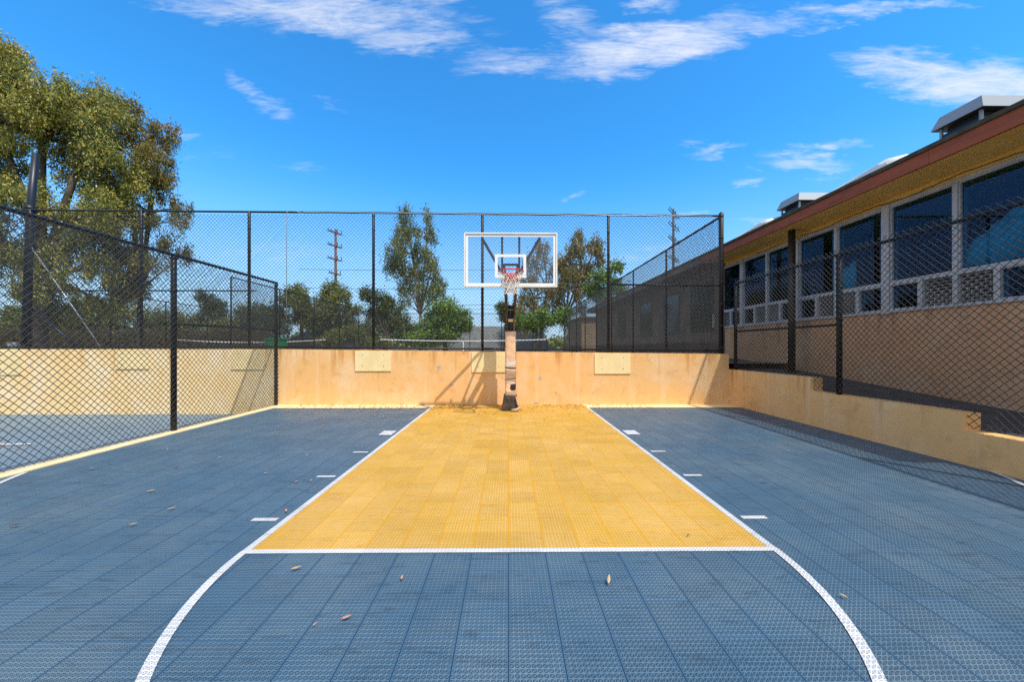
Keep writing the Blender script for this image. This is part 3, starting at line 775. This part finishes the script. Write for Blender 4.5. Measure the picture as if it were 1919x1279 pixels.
# glazing
mb = MB(); y = 6.85 - 1.07 * 4
ylist = []
k = -4
while 6.85 + 1.07 * k < 12.5: ylist.append((6.85 + 1.07 * k, k % 2 == 0)); k += 1
x0 = XW - .03
mb = MB(); mb.box(x0, XW + .16, YN, 12.05, WZ0 + .001, WZ0 + .05); mb.box(x0 + .004, XW + .15, YN, 12.05, WZT - .03, WZT + .03); mb.box(x0 + .008, XW + .14, YN, 12.05, WZ1 - .05, WZ1 + .012)
mb.build('window_rail', 'mullion_paint', cb_)
for y, thick in ylist:
    if y < YN + .05: continue
    w = .07 if thick else .035
    mb = MB(); mb.box(XW - .055 if thick else XW - .038, XW + .13, y - w, y + w, WZ0 + .052 if not thick else WZ0 - .02, WZ1 - .052 if not thick else WZ1 + .016)
    mb.build('mullion', 'mullion_paint', cb_, bevel=.004)
def grille(y0, y1):
    fr = MB(); z0, z1 = WZ0 + .052, WZT - .032
    for yy in (y0, y1): fr.box(XW - .034, XW + .1, yy - .035, yy + .035, z0, z1)
    fr.box(XW + .091, XW + .098, y0 + .035, y1 - .035, z0, z1)
    t = fr.build('air_grille', 'mullion_paint', cb_)
    mb = MB(); rows = 9; h = (z1 - z0) / rows
    for r in range(rows):
        zc = z0 + h * (r + .5)
        mb.hexa([(XW + .04, y0 + .036, zc + .0), (XW + .04, y1 - .036, zc + .0), (XW + .052, y1 - .036, zc + .0), (XW + .052, y0 + .036, zc + .0)],
                [(XW + .012, y0 + .036, zc + h * .34), (XW + .012, y1 - .036, zc + h * .34), (XW + .024, y1 - .036, zc + h * .34), (XW + .024, y0 + .036, zc + h * .34)])
        nb = int((y1 - y0) / .11)
        for j in range(nb):
            yy = y0 + .05 + (j + (.5 if r % 2 else 0)) * .11
            if yy < y1 - .05: mb.box(XW + .014, XW + .05, yy - .006, yy + .006, zc - h * .5, zc + h * .12)
    mb.build('louvre_slats', 'mullion_paint', t)
    mb = MB(); mb.box(XW + .056, XW + .09, y0 + .036, y1 - .036, z0, z1); mb.build('grille_back', 'vent_dark', t)
for i in range(len(ylist) - 1):
    ya, ta = ylist[i]; yb, tb = ylist[i + 1]
    if ya < YN - .6: continue
    ya2 = max(ya, YN) + (.07 if ta else .035); yb2 = yb - (.07 if tb else .035)
    fr = MB()
    z0, z1 = WZT + .031, WZ1 - .051
    for (u0, u1, v0, v1) in ((ya2, yb2, z1 - .02, z1), (ya2, yb2, z0, z0 + .02), (ya2, ya2 + .02, z0 + .02, z1 - .02), (yb2 - .02, yb2, z0 + .02, z1 - .02)):
        fr.box(XW - .012, XW + .06, u0, u1, v0, v1)
    t = fr.build('window', 'mullion_paint', cb_)
    MB().box(XW + .02, XW + .028, ya2 + .018, yb2 - .018, z0 + .018, z1 - .018).build('pane', 'window_glass', t)
    # lower row: small pane beside the thick mullion, grille across the thin one
    if ta: p0, p1 = ya2, ya + .57
    else: p0, p1 = yb - .57, yb2
    fr = MB(); z0, z1 = WZ0 + .052, WZT - .031
    for (u0, u1, v0, v1) in ((p0, p1, z1 - .02, z1), (p0, p1, z0, z0 + .02), (p0, p0 + .02, z0 + .02, z1 - .02), (p1 - .02, p1, z0 + .02, z1 - .02)):
        fr.box(XW - .01, XW + .06, u0, u1, v0, v1)
    t = fr.build('lower_window', 'mullion_paint', cb_)
    MB().box(XW + .02, XW + .028, p0 + .018, p1 - .018, z0 + .018, z1 - .018).build('pane', 'window_glass', t)
for y, thick in ylist:
    if not thick and y > YN + .5: grille(y - .5, y + .5)
for yc in (13.5, 16.0, 19.0, 23.0):
    fr = MB()
    for (u0, u1, v0, v1) in ((yc - .8, yc + .8, 3.72, 3.8), (yc - .8, yc + .8, 2.0, 2.08), (yc - .8, yc - .73, 2.08, 3.72), (yc + .73, yc + .8, 2.08, 3.72)):
        fr.box(XW - .03, XW + .002, u0, u1, v0, v1)
    t = fr.build('rear_window', 'column_brown', cb_)  # frames kept dark as part of the painted shade
    MB().box(XW - .018, XW - .008, yc - .73, yc + .73, 2.08, 3.72).build('pane', 'dark_pane', t)
# dark room behind the glass
mb = MB(); mb.box(XW + 2.8, XW + 2.9, YN + .2, YFAR - .2, .9, ZB); mb.box(XW + .25, XW + 2.8, YN + .21, YFAR - .2, .9, 1.0)
mb.build('interior', 'interior', cb_)
# crack and cable along the wall head
mb = MB(); pts = []
y = YN
while y < 10.6:
    pts.append((XW - .006, y, ZB - .055 - .045 * abs(math.sin(y * 1.7)) ** 3 + random.uniform(-.01, .01))); y += .11
mb.tube(pts, .0065, 5); tag(mb.build('eaves_cable', 'vent_dark'), 'thin dark drooping cable under the yellow eaves', 'cable')
# column
c = thing('steel_column', 'dark brown round steel column between fence and windows', 'column', (6.98, 8.66, alley(8.6)))
MB().tube([(6.86, 8.66, alley(8.6) - .05), (6.86, 8.66, ZB - .02)], .075, 14).build('shaft', 'column_brown', c, True)
MB().box(6.76, 6.96, 8.56, 8.76, alley(8.6) - .02, alley(8.6) + .03).build('base_plate', 'column_brown', c)
# teal sheets added behind the glass to imitate reflections
for (ya, yb, zt_, lab) in ((5.05, 5.74, 3.5, 'added teal sheet imitating a reflection in the nearest large window'), (7.56, 8.1, 3.25, 'small added teal sheet imitating a reflection in the window left of the fence post')):
    mb = MB(); n = 12
    for i in range(n + 1):
        q = i / n; y = yb + (ya - yb) * q; top = 2.95 + (zt_ - 2.95) * q ** .8; fold = .018 * math.sin(q * 21)
        for z in (2.66 + .05 * math.sin(q * 9), (2.66 + top) / 2, top): mb.v.append((XW + .075 + fold, y, z))
    for i in range(n):
        for k in range(2): mb.f.append((i * 3 + k, i * 3 + k + 1, i * 3 + k + 4, i * 3 + k + 3))
    q = mb.build('reflection_sheet', 'teal_reflection', None, True); md = q.modifiers.new('thickness', 'SOLIDIFY'); md.thickness = .006
    tag(q, lab, 'cloth')

# roof vents
def vent(y0, y1, label):
    x0, x1 = 6.90, 8.3; zb, zt = 4.93, 5.13; fl = .07
    t = thing('roof_vent', label, 'roof vent', (x0, y0, ZT), 'metal vents on the school roof')
    MB().hexa([(x0, y0, zb), (x1, y0, zb), (x1, y1, zb), (x0, y1, zb)], [(x0 + fl, y0 + fl, zt), (x1 - fl, y0 + fl, zt), (x1 - fl, y1 - fl, zt), (x0 + fl, y1 - fl, zt)]).build('hood', 'vent_metal', t)
    MB().box(x0 + .14, x1 - .14, y0 + .12, y1 - .12, ZT + .02, zb - .01).build('duct', 'vent_dark', t)
    MB().box(x0 + .012, x1 - .012, y0 + .012, y1 - .012, zb - .006, zb + .01).build('underside_shade', 'vent_dark', t)  # dark sheet added under the hood to stand for its shade
    mb = MB()
    for (a, b, c_, d) in ((x0 + .1, x1 - .1, y0 + .07, y0 + .1), (x0 + .1, x1 - .1, y1 - .1, y1 - .07), (x0 + .07, x0 + .1, y0 + .1, y1 - .1)): mb.box(a, b, c_, d, zb - .16, zb - .11)
    mb.build('rail', 'dark_steel', t)
    for (xx, yy) in ((x0 + .085, y0 + .085), (x0 + .085, y1 - .085), (x1 - .1, y0 + .085), (x1 - .1, y1 - .085)):
        MB().box(xx - .016, xx + .016, yy - .016, yy + .016, ZT + .02, zb + .002).build('leg', 'vent_metal', t)
vent(5.17, 5.83, 'large flared metal roof vent nearest the court')
vent(8.50, 9.22, 'smaller looking flared roof vent farther along the school roof')

# ------------------------------------------------------------------ houses beyond
def house(px0, px1, py_e, py_r, Y, label, hip=.25):
    a = W(px0, py_e, Y); b = W(px1, py_e, Y); r = W(px0, py_r, Y)
    t = thing('house', label, 'house', ((a.x + b.x) / 2, Y, 1))
    MB().box(a.x + .4, b.x - .4, Y + .4, Y + 8, .9, a.z).build('wall', 'tan_wall', t)
    w = (b.x - a.x) * hip
    MB().add([(a.x, Y, a.z), (b.x, Y, a.z), (b.x, Y + 8.4, a.z), (a.x, Y + 8.4, a.z), (a.x + w, Y + 4, r.z + .5), (b.x - w * .3, Y + 4, r.z + .5)],
             [(0, 1, 5, 4), (1, 2, 5), (2, 3, 4, 5), (3, 0, 4), (0, 3, 2, 1)]).build('roof', 'grey_roof', t)
    mb = MB(); mb.box(a.x + (b.x - a.x) * .35, a.x + (b.x - a.x) * .5, Y + .36, Y + .41, a.z - 1.4, a.z - .4); mb.build('window', 'vent_dark', t)
house(815, 1035, 657, 616, 44, 'grey roofed house behind the hoop and tennis net')
house(530, 640, 642, 616, 46, 'small grey roofed house right of the divider fence end')

t = thing('outbuilding', 'tan shed with flat roof at the far end of the school building', 'building', (9, 34, 1))
MB().box(6.6, 14, 32.5, 40, .9, 4.0).build('wall', 'tan_wall', t)
MB().box(6.4, 14.2, 32.3, 40.2, 4.0, 4.2).build('roof', 'roof_edge', t)
MB().box(8.2, 9.1, 32.46, 32.52, 1.0, 3.1).build('door', 'vent_dark', t)

# ------------------------------------------------------------------ utility poles
def pole(px, pyt, pyb, Y, label, arms, ang, m, arm_l=2.0):
    a = W(px, pyb, Y); b = W(px, pyt, Y)
    t = thing('utility_pole', label, 'utility pole', (a.x, Y, 1.0))
    MB().tube([(a.x, Y, 1.0), (b.x, Y, b.z)], [.22 * Y / 50, .15 * Y / 50], 10).build('mast', m, t, True)
    d = Vector((math.cos(ang), math.sin(ang), 0))
    for py, L in arms:
        z = W(px, py, Y).z; c_ = Vector((b.x, Y - .2, z))
        for off in (-.16, .16):
            q = Vector((-d.y, d.x, 0)) * off
            mb = MB(); mb.beam(c_ - d * L + q, c_ + d * L + q, .07, .10); mb.build('crossarm', m, t)
        for s in (-.95, -.55, .35, .95):
            p = c_ + d * L * s
            MB().tube([p + Vector((0, 0, .08)), p + Vector((0, 0, .6 if s > 0 else .3))], .05, 6).build('insulator', 'black_steel', t)
    return b
pole(629, 430, 560, 52, 'brown wooden utility pole rising behind the olive trees', ((437, 1.2), (462, 1.2), (487, 1.2), (514, 1.0)), R(68), 'wood_pole')
pole(1262, 392, 560, 48, 'grey utility pole with four slanting crossarms behind the side fence', ((402, 2.3), (427, 2.3), (452, 2.3), (487, 2.3)), R(52), 'bark_dark')
for i, (pya, pyb, lab) in enumerate(((505, 503, 'highest thin power line crossing behind the fence'), (540, 538, 'second thin power line from the top behind the fence'),
                                    (569, 569, 'third thin power line from the top behind the fence'), (577, 578, 'lowest thin power line just above the house roof'))):
    mb = MB(); pts = []
    for j in range(11):
        s = j / 10; p = W(560 + 560 * s, pya + (pyb - pya) * s + 3 * (1 - (2 * s - 1) ** 2), 56); pts.append(p)
    mb.tube(pts, .028, 5); tag(mb.build('power_line', 'black_steel', None, True), lab, 'power line', 'power lines beyond the tennis court')

# ------------------------------------------------------------------ trees
def leaf_mesh(name, material, parent, P, size, droop, aspect=.32):
    """P: leaf positions (n,3); each leaf a small folded rhomb"""
    n = len(P)
    az_ = rng.uniform(0, 2 * np.pi, n); pitch = rng.normal(-droop, .5, n)
    d = np.stack([np.cos(az_) * np.cos(pitch), np.sin(az_) * np.cos(pitch), np.sin(pitch)], 1)
    rnd = rng.normal(size=(n, 3)); s = np.cross(d, rnd); s /= np.linalg.norm(s, axis=1)[:, None] + 1e-9
    L = (size * rng.uniform(.65, 1.35, n))[:, None]; Wd = L * aspect
    v = np.empty((n, 4, 3)); v[:, 0] = P; v[:, 1] = P + d * L * .5 + s * Wd * .5; v[:, 2] = P + d * L; v[:, 3] = P + d * L * .5 - s * Wd * .5
    me = bpy.data.meshes.new(name); me.vertices.add(4 * n); me.vertices.foreach_set('co', v.reshape(-1))
    me.loops.add(4 * n); me.loops.foreach_set('vertex_index', np.arange(4 * n, dtype=np.int32))
    me.polygons.add(n); me.polygons.foreach_set('loop_start', np.arange(0, 4 * n, 4, dtype=np.int32))
    me.polygons.foreach_set('loop_total', np.full(n, 4, dtype=np.int32))
    me.update(); me.validate(); me.materials.append(M[material])
    o = bpy.data.objects.new(name, me); sc.collection.objects.link(o)
    if parent is not None: o.parent = parent; o.matrix_parent_inverse = Matrix.Translation(-parent.location)
    return o
def curve(a, b, bend, n=6):
    a = Vector(a); b = Vector(b); m_ = (a + b) / 2 + Vector(bend); out = []
    for i in range(n + 1):
        t = i / n; out.append(a * (1 - t) ** 2 + m_ * 2 * t * (1 - t) + b * t * t)
    return out
def tree(name, label, cat, Y, base, clumps, n_leaf, leaf, mleaf, mbark, trunk_r, group=None, droop=.9, depth=1.0, twigs=26, twig_r=.45, forks=None, aspect=.32, gz=1.0):
    """base: px of the foot; clumps: (px, py, rx, ry) outlines of the leaf masses at about depth Y"""
    global rng
    random.seed(int(base * 7 + Y)); rng = np.random.default_rng(int(base * 7 + Y) + 5)
    bp = W(base, 640, Y); bp.z = gz - .05
    t = thing(name, label, cat, tuple(bp), group)
    k = Y / F; tot = sum(c[2] * c[3] for c in clumps); P = []; br = MB()
    fork_pts = [bp + Vector((0, 0, 0))]
    if forks:
        fp = [W(px, py, Y) for px, py in forks]
    else:
        cx_ = sum(c[0] for c in clumps) / len(clumps); cy_ = max(c[1] for c in clumps)
        fp = [W(base * .6 + cx_ * .4, min(cy_ + 5, 640), Y)]
    f0 = fp[0]; br.tube(curve(bp, f0, (0, 0, 0)), [trunk_r * (1 - .3 * i / 6) for i in range(7)], 10)
    for f in fp[1:]:
        br.tube(curve(f0 if (f - f0).length < (f - bp).length else bp, f, (random.uniform(-.2, .2), 0, .2)), [trunk_r * (.6 - .2 * i / 6) for i in range(7)], 8)
    for (px, py, rx, ry) in clumps:
        c_ = W(px, py, Y); c_.y += random.uniform(-1, 1) * depth; R3 = (rx * k * .92, max(rx, ry) * k * .75, ry * k * .92)
        f = min(fp, key=lambda q: (q - c_).length + (2.5 if q.z > c_.z else 0))
        mid = curve(f, c_, (random.uniform(-.3, .3), random.uniform(-.3, .3), .15 * (c_ - f).length * .5), 6)
        r0 = trunk_r * .42; br.tube(mid, [r0 * (1 - .75 * i / 6) for i in range(7)], 6)
        nt = max(5, int(twigs * rx * ry / (tot / len(clumps))))
        nl = int(n_leaf * rx * ry / tot / nt) + 1
        for j in range(nt):
            while True:
                u = rng.uniform(-1, 1, 3)
                if .12 < (u ** 2).sum() < 1: break
            u *= rng.uniform(.85, 1.08)
            tc_ = np.array(c_) + u * np.array(R3)
            if random.random() < .5:
                st = mid[random.randint(2, 6)]
                br.tube(curve(st, tc_, (0, 0, .1), 3), [r0 * .22, r0 * .17, r0 * .12, r0 * .06], 4, False)
            g_ = rng.normal(size=(nl, 3)) * np.array([.42, .42, .42 + .42 * droop]) * twig_r * rng.uniform(.55, 1.3)
            P.append(tc_ + g_)
    br.build('trunk', mbark, t, True)
    leaf_mesh('crown', mleaf, t, np.concatenate(P), leaf, droop, aspect)
    return t

# big gums on the left
tree('gum_tree', 'tallest broad gum tree with dense drooping foliage at the left edge', 'tree', 17, 70,
     [(10, 140, 62, 62), (-70, 190, 90, 90), (30, 110, 34, 30), (-40, 120, 60, 50), (95, 185, 56, 46), (150, 160, 32, 36), (165, 215, 48, 50), (60, 250, 74, 60), (130, 300, 66, 60), (170, 360, 46, 46),
      (-10, 300, 50, 55), (-90, 330, 90, 80), (90, 385, 50, 40), (20, 420, 44, 40), (150, 420, 50, 42), (200, 300, 36, 44), (60, 165, 40, 34), (-40, 470, 60, 60), (100, 480, 52, 40), (30, 540, 36, 40), (180, 500, 36, 36), (60, 450, 60, 40), (130, 540, 50, 36), (20, 360, 40, 40), (70, 590, 50, 30), (160, 570, 40, 30), (195, 238, 30, 40), (200, 400, 34, 40), (8, 200, 40, 46), (110, 250, 50, 40), (222, 330, 34, 40), (212, 400, 32, 38), (130, 215, 60, 50), (185, 200, 34, 40), (60, 200, 50, 50)],
     150000, .14, 'leaf_gum', 'bark_dark', .30, 'gum trees left of the courts', depth=1.1, twigs=44, twig_r=.30, forks=[(80, 520), (50, 380), (110, 420), (20, 300), (140, 330), (80, 260)])
tree('gum_tree', 'narrower brownish gum tree right beside the big gum', 'tree', 19, 262,
     [(305, 320, 24, 34), (290, 235, 20, 26), (248, 225, 30, 34), (232, 265, 36, 36), (278, 260, 30, 34), (292, 310, 28, 36), (250, 320, 30, 30), (300, 350, 26, 30), (238, 370, 36, 30), (322, 385, 22, 20), (334, 412, 18, 14), (280, 415, 40, 26), (215, 440, 36, 34),
      (310, 452, 24, 18), (300, 500, 32, 18), (250, 480, 36, 30), (320, 470, 20, 14), (205, 520, 40, 30), (180, 470, 34, 30), (245, 545, 40, 26)],
     44000, .14, 'leaf_gum_brown', 'bark_dark', .14, 'gum trees left of the courts', depth=.9, twigs=30, twig_r=.30, forks=[(262, 545), (250, 440), (285, 400), (240, 330), (285, 320)])
tree('gum_tree', 'tall slender gum tree with several pale stems left of the backboard', 'tree', 44, 788,
     [(765, 410, 17, 16), (803, 412, 9, 20), (745, 432, 20, 16), (775, 442, 22, 16), (806, 440, 13, 20), (752, 475, 28, 22), (786, 470, 22, 20), (745, 505, 24, 20), (780, 510, 30, 24), (812, 500, 15, 24), (815, 530, 20, 22),
      (765, 540, 24, 16), (800, 552, 28, 18), (825, 548, 14, 12), (758, 565, 12, 10), (735, 495, 14, 14)],
     17000, .30, 'leaf_olive', 'bark_pale', .24, 'gum trees beyond the tennis court', depth=1.5, twigs=24, twig_r=.6, forks=[(788, 590), (765, 520), (782, 480), (805, 520), (800, 450), (768, 440)])
tree('gum_tree', 'brown tinged gum tree seen through the right half of the backboard', 'tree', 42, 1012,
     [(1018, 470, 18, 18), (1000, 490, 22, 20), (1035, 500, 18, 22), (990, 530, 22, 20), (1020, 545, 24, 22), (1040, 560, 20, 24), (985, 565, 26, 20), (1012, 590, 30, 24), (965, 590, 26, 20), (1050, 590, 18, 20), (985, 608, 26, 12)],
     15000, .28, 'leaf_gum_brown', 'bark_dark', .24, 'gum trees beyond the tennis court', depth=1.5, twigs=26, twig_r=.6, forks=[(1015, 610), (1000, 560), (1025, 540)])
tree('gum_tree', 'rusty brown gum tree just right of the backboard', 'tree', 40, 1082,
     [(1086, 442, 13, 16), (1078, 470, 22, 20), (1110, 470, 20, 18), (1060, 490, 18, 22), (1095, 500, 28, 20), (1122, 490, 10, 18), (1070, 525, 24, 22), (1105, 535, 20, 18), (1052, 540, 14, 18), (1080, 555, 16, 12), (1092, 580, 14, 10)],
     13000, .28, 'leaf_gum_brown', 'bark_dark', .22, 'gum trees beyond the tennis court', depth=1.3, twigs=24, twig_r=.55, forks=[(1060, 600), (1078, 540), (1095, 520), (1065, 520)])
tree('leafy_tree', 'fresh green leafy tree between brown gum and side fence', 'tree', 38, 1125,
     [(1150, 505, 16, 12), (1125, 520, 22, 16), (1155, 530, 20, 18), (1130, 550, 28, 16), (1165, 550, 14, 14), (1110, 545, 16, 14), (1140, 575, 26, 16)],
     9000, .24, 'leaf_green', 'bark_dark', .2, None, droop=.3, depth=1.3, twigs=22, twig_r=.5, aspect=.5)
tree('leafy_tree', 'low green tree hanging over the tennis fence right of the hoop post', 'tree', 34, 1000,
     [(985, 600, 26, 14), (1020, 597, 30, 16), (1055, 592, 20, 14), (1005, 612, 30, 8)],
     7000, .2, 'leaf_green', 'bark_dark', .15, None, droop=.3, depth=1.0, twigs=20, twig_r=.4, aspect=.5)
tree('leafy_tree', 'small dark tree peeking out left of the hoop post', 'tree', 36, 945,
     [(942, 578, 12, 10), (950, 592, 18, 14), (958, 612, 18, 14)], 4000, .2, 'leaf_dark_green', 'bark_dark', .12, None, droop=.3, depth=.8, twigs=14, twig_r=.4, aspect=.5)
tree('round_tree', 'dense round bright green tree left of the backboard post', 'tree', 40, 835,
     [(838, 582, 28, 22), (815, 595, 26, 20), (862, 600, 26, 18), (840, 610, 46, 20), (800, 615, 26, 16), (875, 612, 18, 10), (790, 635, 34, 14), (835, 630, 40, 12)],
     20000, .24, 'leaf_green', 'bark_dark', .3, None, droop=.2, depth=1.2, twigs=55, twig_r=.55, aspect=.5)
pt = 'olive green trees beyond the tennis court'
tree('olive_tree', 'olive green tree with a high rounded top under the wooden utility pole', 'tree', 46, 630,
     [(625, 545, 26, 18), (608, 560, 22, 20), (645, 562, 24, 18), (625, 585, 46, 22), (660, 580, 22, 16), (600, 595, 26, 20), (640, 615, 44, 20), (600, 630, 30, 14)],
     20000, .26, 'leaf_olive', 'bark_dark', .3, pt, droop=.4, depth=1.6, twigs=50, twig_r=.6, aspect=.42)
tree('olive_tree', 'darker tree with sloping crown right of the middle fence post', 'tree', 42, 722,
     [(690, 553, 18, 14), (712, 560, 20, 14), (728, 578, 22, 16), (745, 598, 20, 14), (700, 590, 26, 20), (730, 615, 34, 18), (690, 625, 26, 16), (762, 622, 22, 16)],
     17000, .26, 'leaf_dark_green', 'bark_dark', .3, pt, droop=.4, depth=1.4, twigs=44, twig_r=.6, aspect=.42)
tree('olive_tree', 'pale olive tree between the divider fence end and the wooden pole', 'tree', 45, 565,
     [(560, 548, 20, 12), (548, 562, 20, 16), (575, 570, 22, 18), (556, 592, 30, 18), (590, 605, 26, 16)],
     13000, .25, 'leaf_olive', 'bark_dark', .25, pt, droop=.4, depth=1.4, twigs=36, twig_r=.6, aspect=.42)
tree('olive_tree', 'low yellowish bush row in front of the olive trees', 'tree', 40, 668,
     [(640, 632, 30, 12), (668, 625, 26, 14), (700, 640, 30, 10), (610, 642, 24, 10)], 9000, .2, 'leaf_olive', 'bark_dark', .15, pt, droop=.3, depth=1.0, twigs=30, twig_r=.45, aspect=.45)
tree('conifer_tree', 'dark pointed tree beyond the left tennis court', 'tree', 50, 400,
     [(398, 556, 16, 12), (388, 572, 20, 14), (408, 578, 22, 16), (395, 598, 34, 18)], 9000, .26, 'leaf_dark_green', 'bark_dark', .25, None, droop=.5, depth=1.2, twigs=34, twig_r=.55, aspect=.4)
lt = 'trees in the row beyond the left tennis court'
for (x, lab, mt, top) in ((455, 'olive tree in the far row just left of the divider fence end', 'leaf_olive', 575), (340, 'low green tree in the far row behind the divider fence post', 'leaf_olive', 588),
                          (500, 'bushy tree in the far row above the green bin', 'leaf_dark_green', 572), (278, 'low tree in the far row beneath the brown gum', 'leaf_olive', 580),
                          (195, 'wide olive tree in the far row below the steel pole brace', 'leaf_olive', 560), (110, 'dark green tree in the far row under the big gum', 'leaf_dark_green', 570), (25, 'leftmost green tree in the far row', 'leaf_olive', 575)):
    tree('row_tree', lab, 'tree', 44, x, [(x - 14, top + 10, 22, 14), (x + 16, top + 14, 24, 14), (x, top + 30, 42, 20), (x - 25, top + 44, 30, 18), (x + 26, top + 46, 30, 18)],
         11000, .26, mt, 'bark_dark', .22, lt, droop=.4, depth=1.4, twigs=34, twig_r=.6, aspect=.42)
def hedge(px0, px1, py, Y, label, m, n):
    a = W(px0, py, Y); b = W(px1, py, Y)
    P = np.stack([rng.uniform(a.x, b.x, n), rng.uniform(Y - .7, Y + .7, n), 1.0 + (a.z - 1.0) * rng.uniform(0, 1, n) ** .7], 1)
    P[:, 2] *= 1 + .05 * np.sin(P[:, 0] * 1.7)
    t = thing('hedge', label, 'hedge', ((a.x + b.x) / 2, Y, 1.0)); leaf_mesh('foliage', m, t, P, .16, .2, .5)
    mb = MB(); x = a.x + .4
    while x < b.x:
        mb.tube([(x, Y, .95), (x + random.uniform(-.2, .2), Y + random.uniform(-.2, .2), a.z - .15)], [.05, .02], 5); x += .7
    mb.build('stems', 'bark_dark', t)
hedge(-120, 500, 618, 32, 'reddish brown hedge beyond the left tennis court', 'leaf_red', 26000)

# ------------------------------------------------------------------ fallen leaves
def one_leaf(px, py, ln, m, label, rot, up=.0):
    z0 = .005; D = CZ * F / (py - HY); p = W(px, py, D); L = ln * .85
    mb = MB(); n = 6; pr = [0, .55, .95, 1, .8, .45, 0]
    for i in range(n + 1):
        s = i / n; w = L * .16 * pr[i]; curl = .25 * L * (s - .5) ** 2 + up * s * L
        for sx in (-1, 0, 1): mb.v.append((s * L - L / 2, sx * w, curl + abs(sx) * w * .35 + .012))
    for i in range(n):
        for k in range(2): mb.f.append((i * 3 + k, i * 3 + k + 1, i * 3 + k + 4, i * 3 + k + 3))
    o = mb.build('fallen_leaf', m, None, True); o.location = (p.x, p.y, z0); o.rotation_euler = (0, 0, R(rot))
    sol = o.modifiers.new('thickness', 'SOLIDIFY'); sol.thickness = .0015
    tag(o, label, 'leaf', 'fallen leaves on the blue court')
for a in ((1141, 1098, .065, 'leaf_tan', 'pale upright leaf casting a dark shadow right of centre in the foreground', 70, .5),
          (555, 1069, .075, 'leaf_tan', 'pale leaf just below the left end of the free throw line', 25, .1),
          (753, 1088, .05, 'leaf_pink', 'small reddish leaf below the free throw line left of centre', 95, .1),
          (649, 1163, .062, 'leaf_pink', 'pinkish leaf low in the foreground left of centre', 25, .1),
          (590, 1175, .03, 'leaf_pink', 'tiny pink leaf scrap beside the pinkish foreground leaf', 70, .1),
          (283, 922, .085, 'leaf_tan', 'long tan leaf in the middle of the left blue area', 15, .1),
          (250, 985, .07, 'leaf_tan', 'bright tan leaf left of the nearest left lane mark', 20, .2),
          (322, 955, .07, 'leaf_tan', 'slim tan leaf between the nearest and second left lane marks', 30, .1),
          (27, 986, .075, 'leaf_dark', 'dark curled leaf at the far left edge of the court', 20, .1),
          (172, 879, .05, 'leaf_pink', 'pinkish leaf scrap near the kerb below the arc line', 10, .1),
          (1580, 1128, .045, 'leaf_tan', 'small leaf inside the right arc near its curve', 130, .1),
          (536, 960, .06, 'leaf_pink', 'small reddish leaf touching the left lane line', 120, .1),
          (555, 905, .05, 'leaf_pink', 'round reddish leaf just left of the left lane line', 60, .1),
          (583, 903, .045, 'leaf_tan', 'pale leaf scrap beside the second left lane mark', 80, .1),
          (498, 889, .06, 'leaf_tan', 'pale slim leaf left of the second left lane mark', 5, .1),
          (330, 878, .07, 'leaf_dark', 'brown leaf in the left blue area near the fence post foot', 5, .1),
          (575, 855, .06, 'leaf_pink', 'tan leaf left of the third left lane mark', 80, .1),
          (1290, 1010, .04, 'leaf_dark', 'dark scrap lying on the yellow key near its right front corner', 20, .1)):
    one_leaf(*a)
mb = MB()
for i in range(1300):
    if i < 950: x = -5.2 + 8.6 * random.random() ** .9; y = WY - .03 - abs(random.gauss(0, .42)); 
    elif i < 1250: x = random.gauss(-2.2, 1.3); y = WY - .1 - abs(random.gauss(0, .9))
    else: x = random.uniform(-5.3, 5.2); y = random.uniform(4.5, 8.7)
    if not (-5.4 < x < 5.2) or y < 3.4: continue
    a = random.uniform(0, 6.28); L = random.uniform(.025, .065) * (.7 if i > 1250 else 1); w = L * .2; h = random.uniform(.002, .012)
    c_, s_ = math.cos(a), math.sin(a)
    mb.add([(x - c_ * L / 2, y - s_ * L / 2, .02), (x + s_ * w, y - c_ * w, .02 + h), (x + c_ * L / 2, y + s_ * L / 2, .02), (x - s_ * w, y + c_ * w, .02 + h)], [(0, 1, 2, 3)])
ll = struct(mb.build('leaf_litter', 'leaf_tan'), 'stuff')
ll.data.materials.append(M['leaf_dark']); ll.data.materials.append(M['leaf_pink'])
for i, p in enumerate(ll.data.polygons): p.material_index = (0, 1, 1, 2)[i % 4]
# far wooded skyline closing the horizon all round
def skyline():
    P = []
    for k in range(420):
        a = 2 * math.pi * k / 420; d = random.uniform(105, 150); h = random.uniform(3.5, 7.5)
        c_ = np.array([d * math.sin(a), d * math.cos(a), .5]); n = 190
        u = rng.normal(size=(n, 3)) * np.array([2.6, 2.6, 0]); u[:, 2] = rng.uniform(0, 1, n) ** .8 * h * np.exp(-(u[:, 0] ** 2 + u[:, 1] ** 2) / 26)
        P.append(c_ + u)
    o = leaf_mesh('far_woods', 'leaf_olive', None, np.concatenate(P), 1.3, .3, .6); o['kind'] = 'stuff'
skyline()
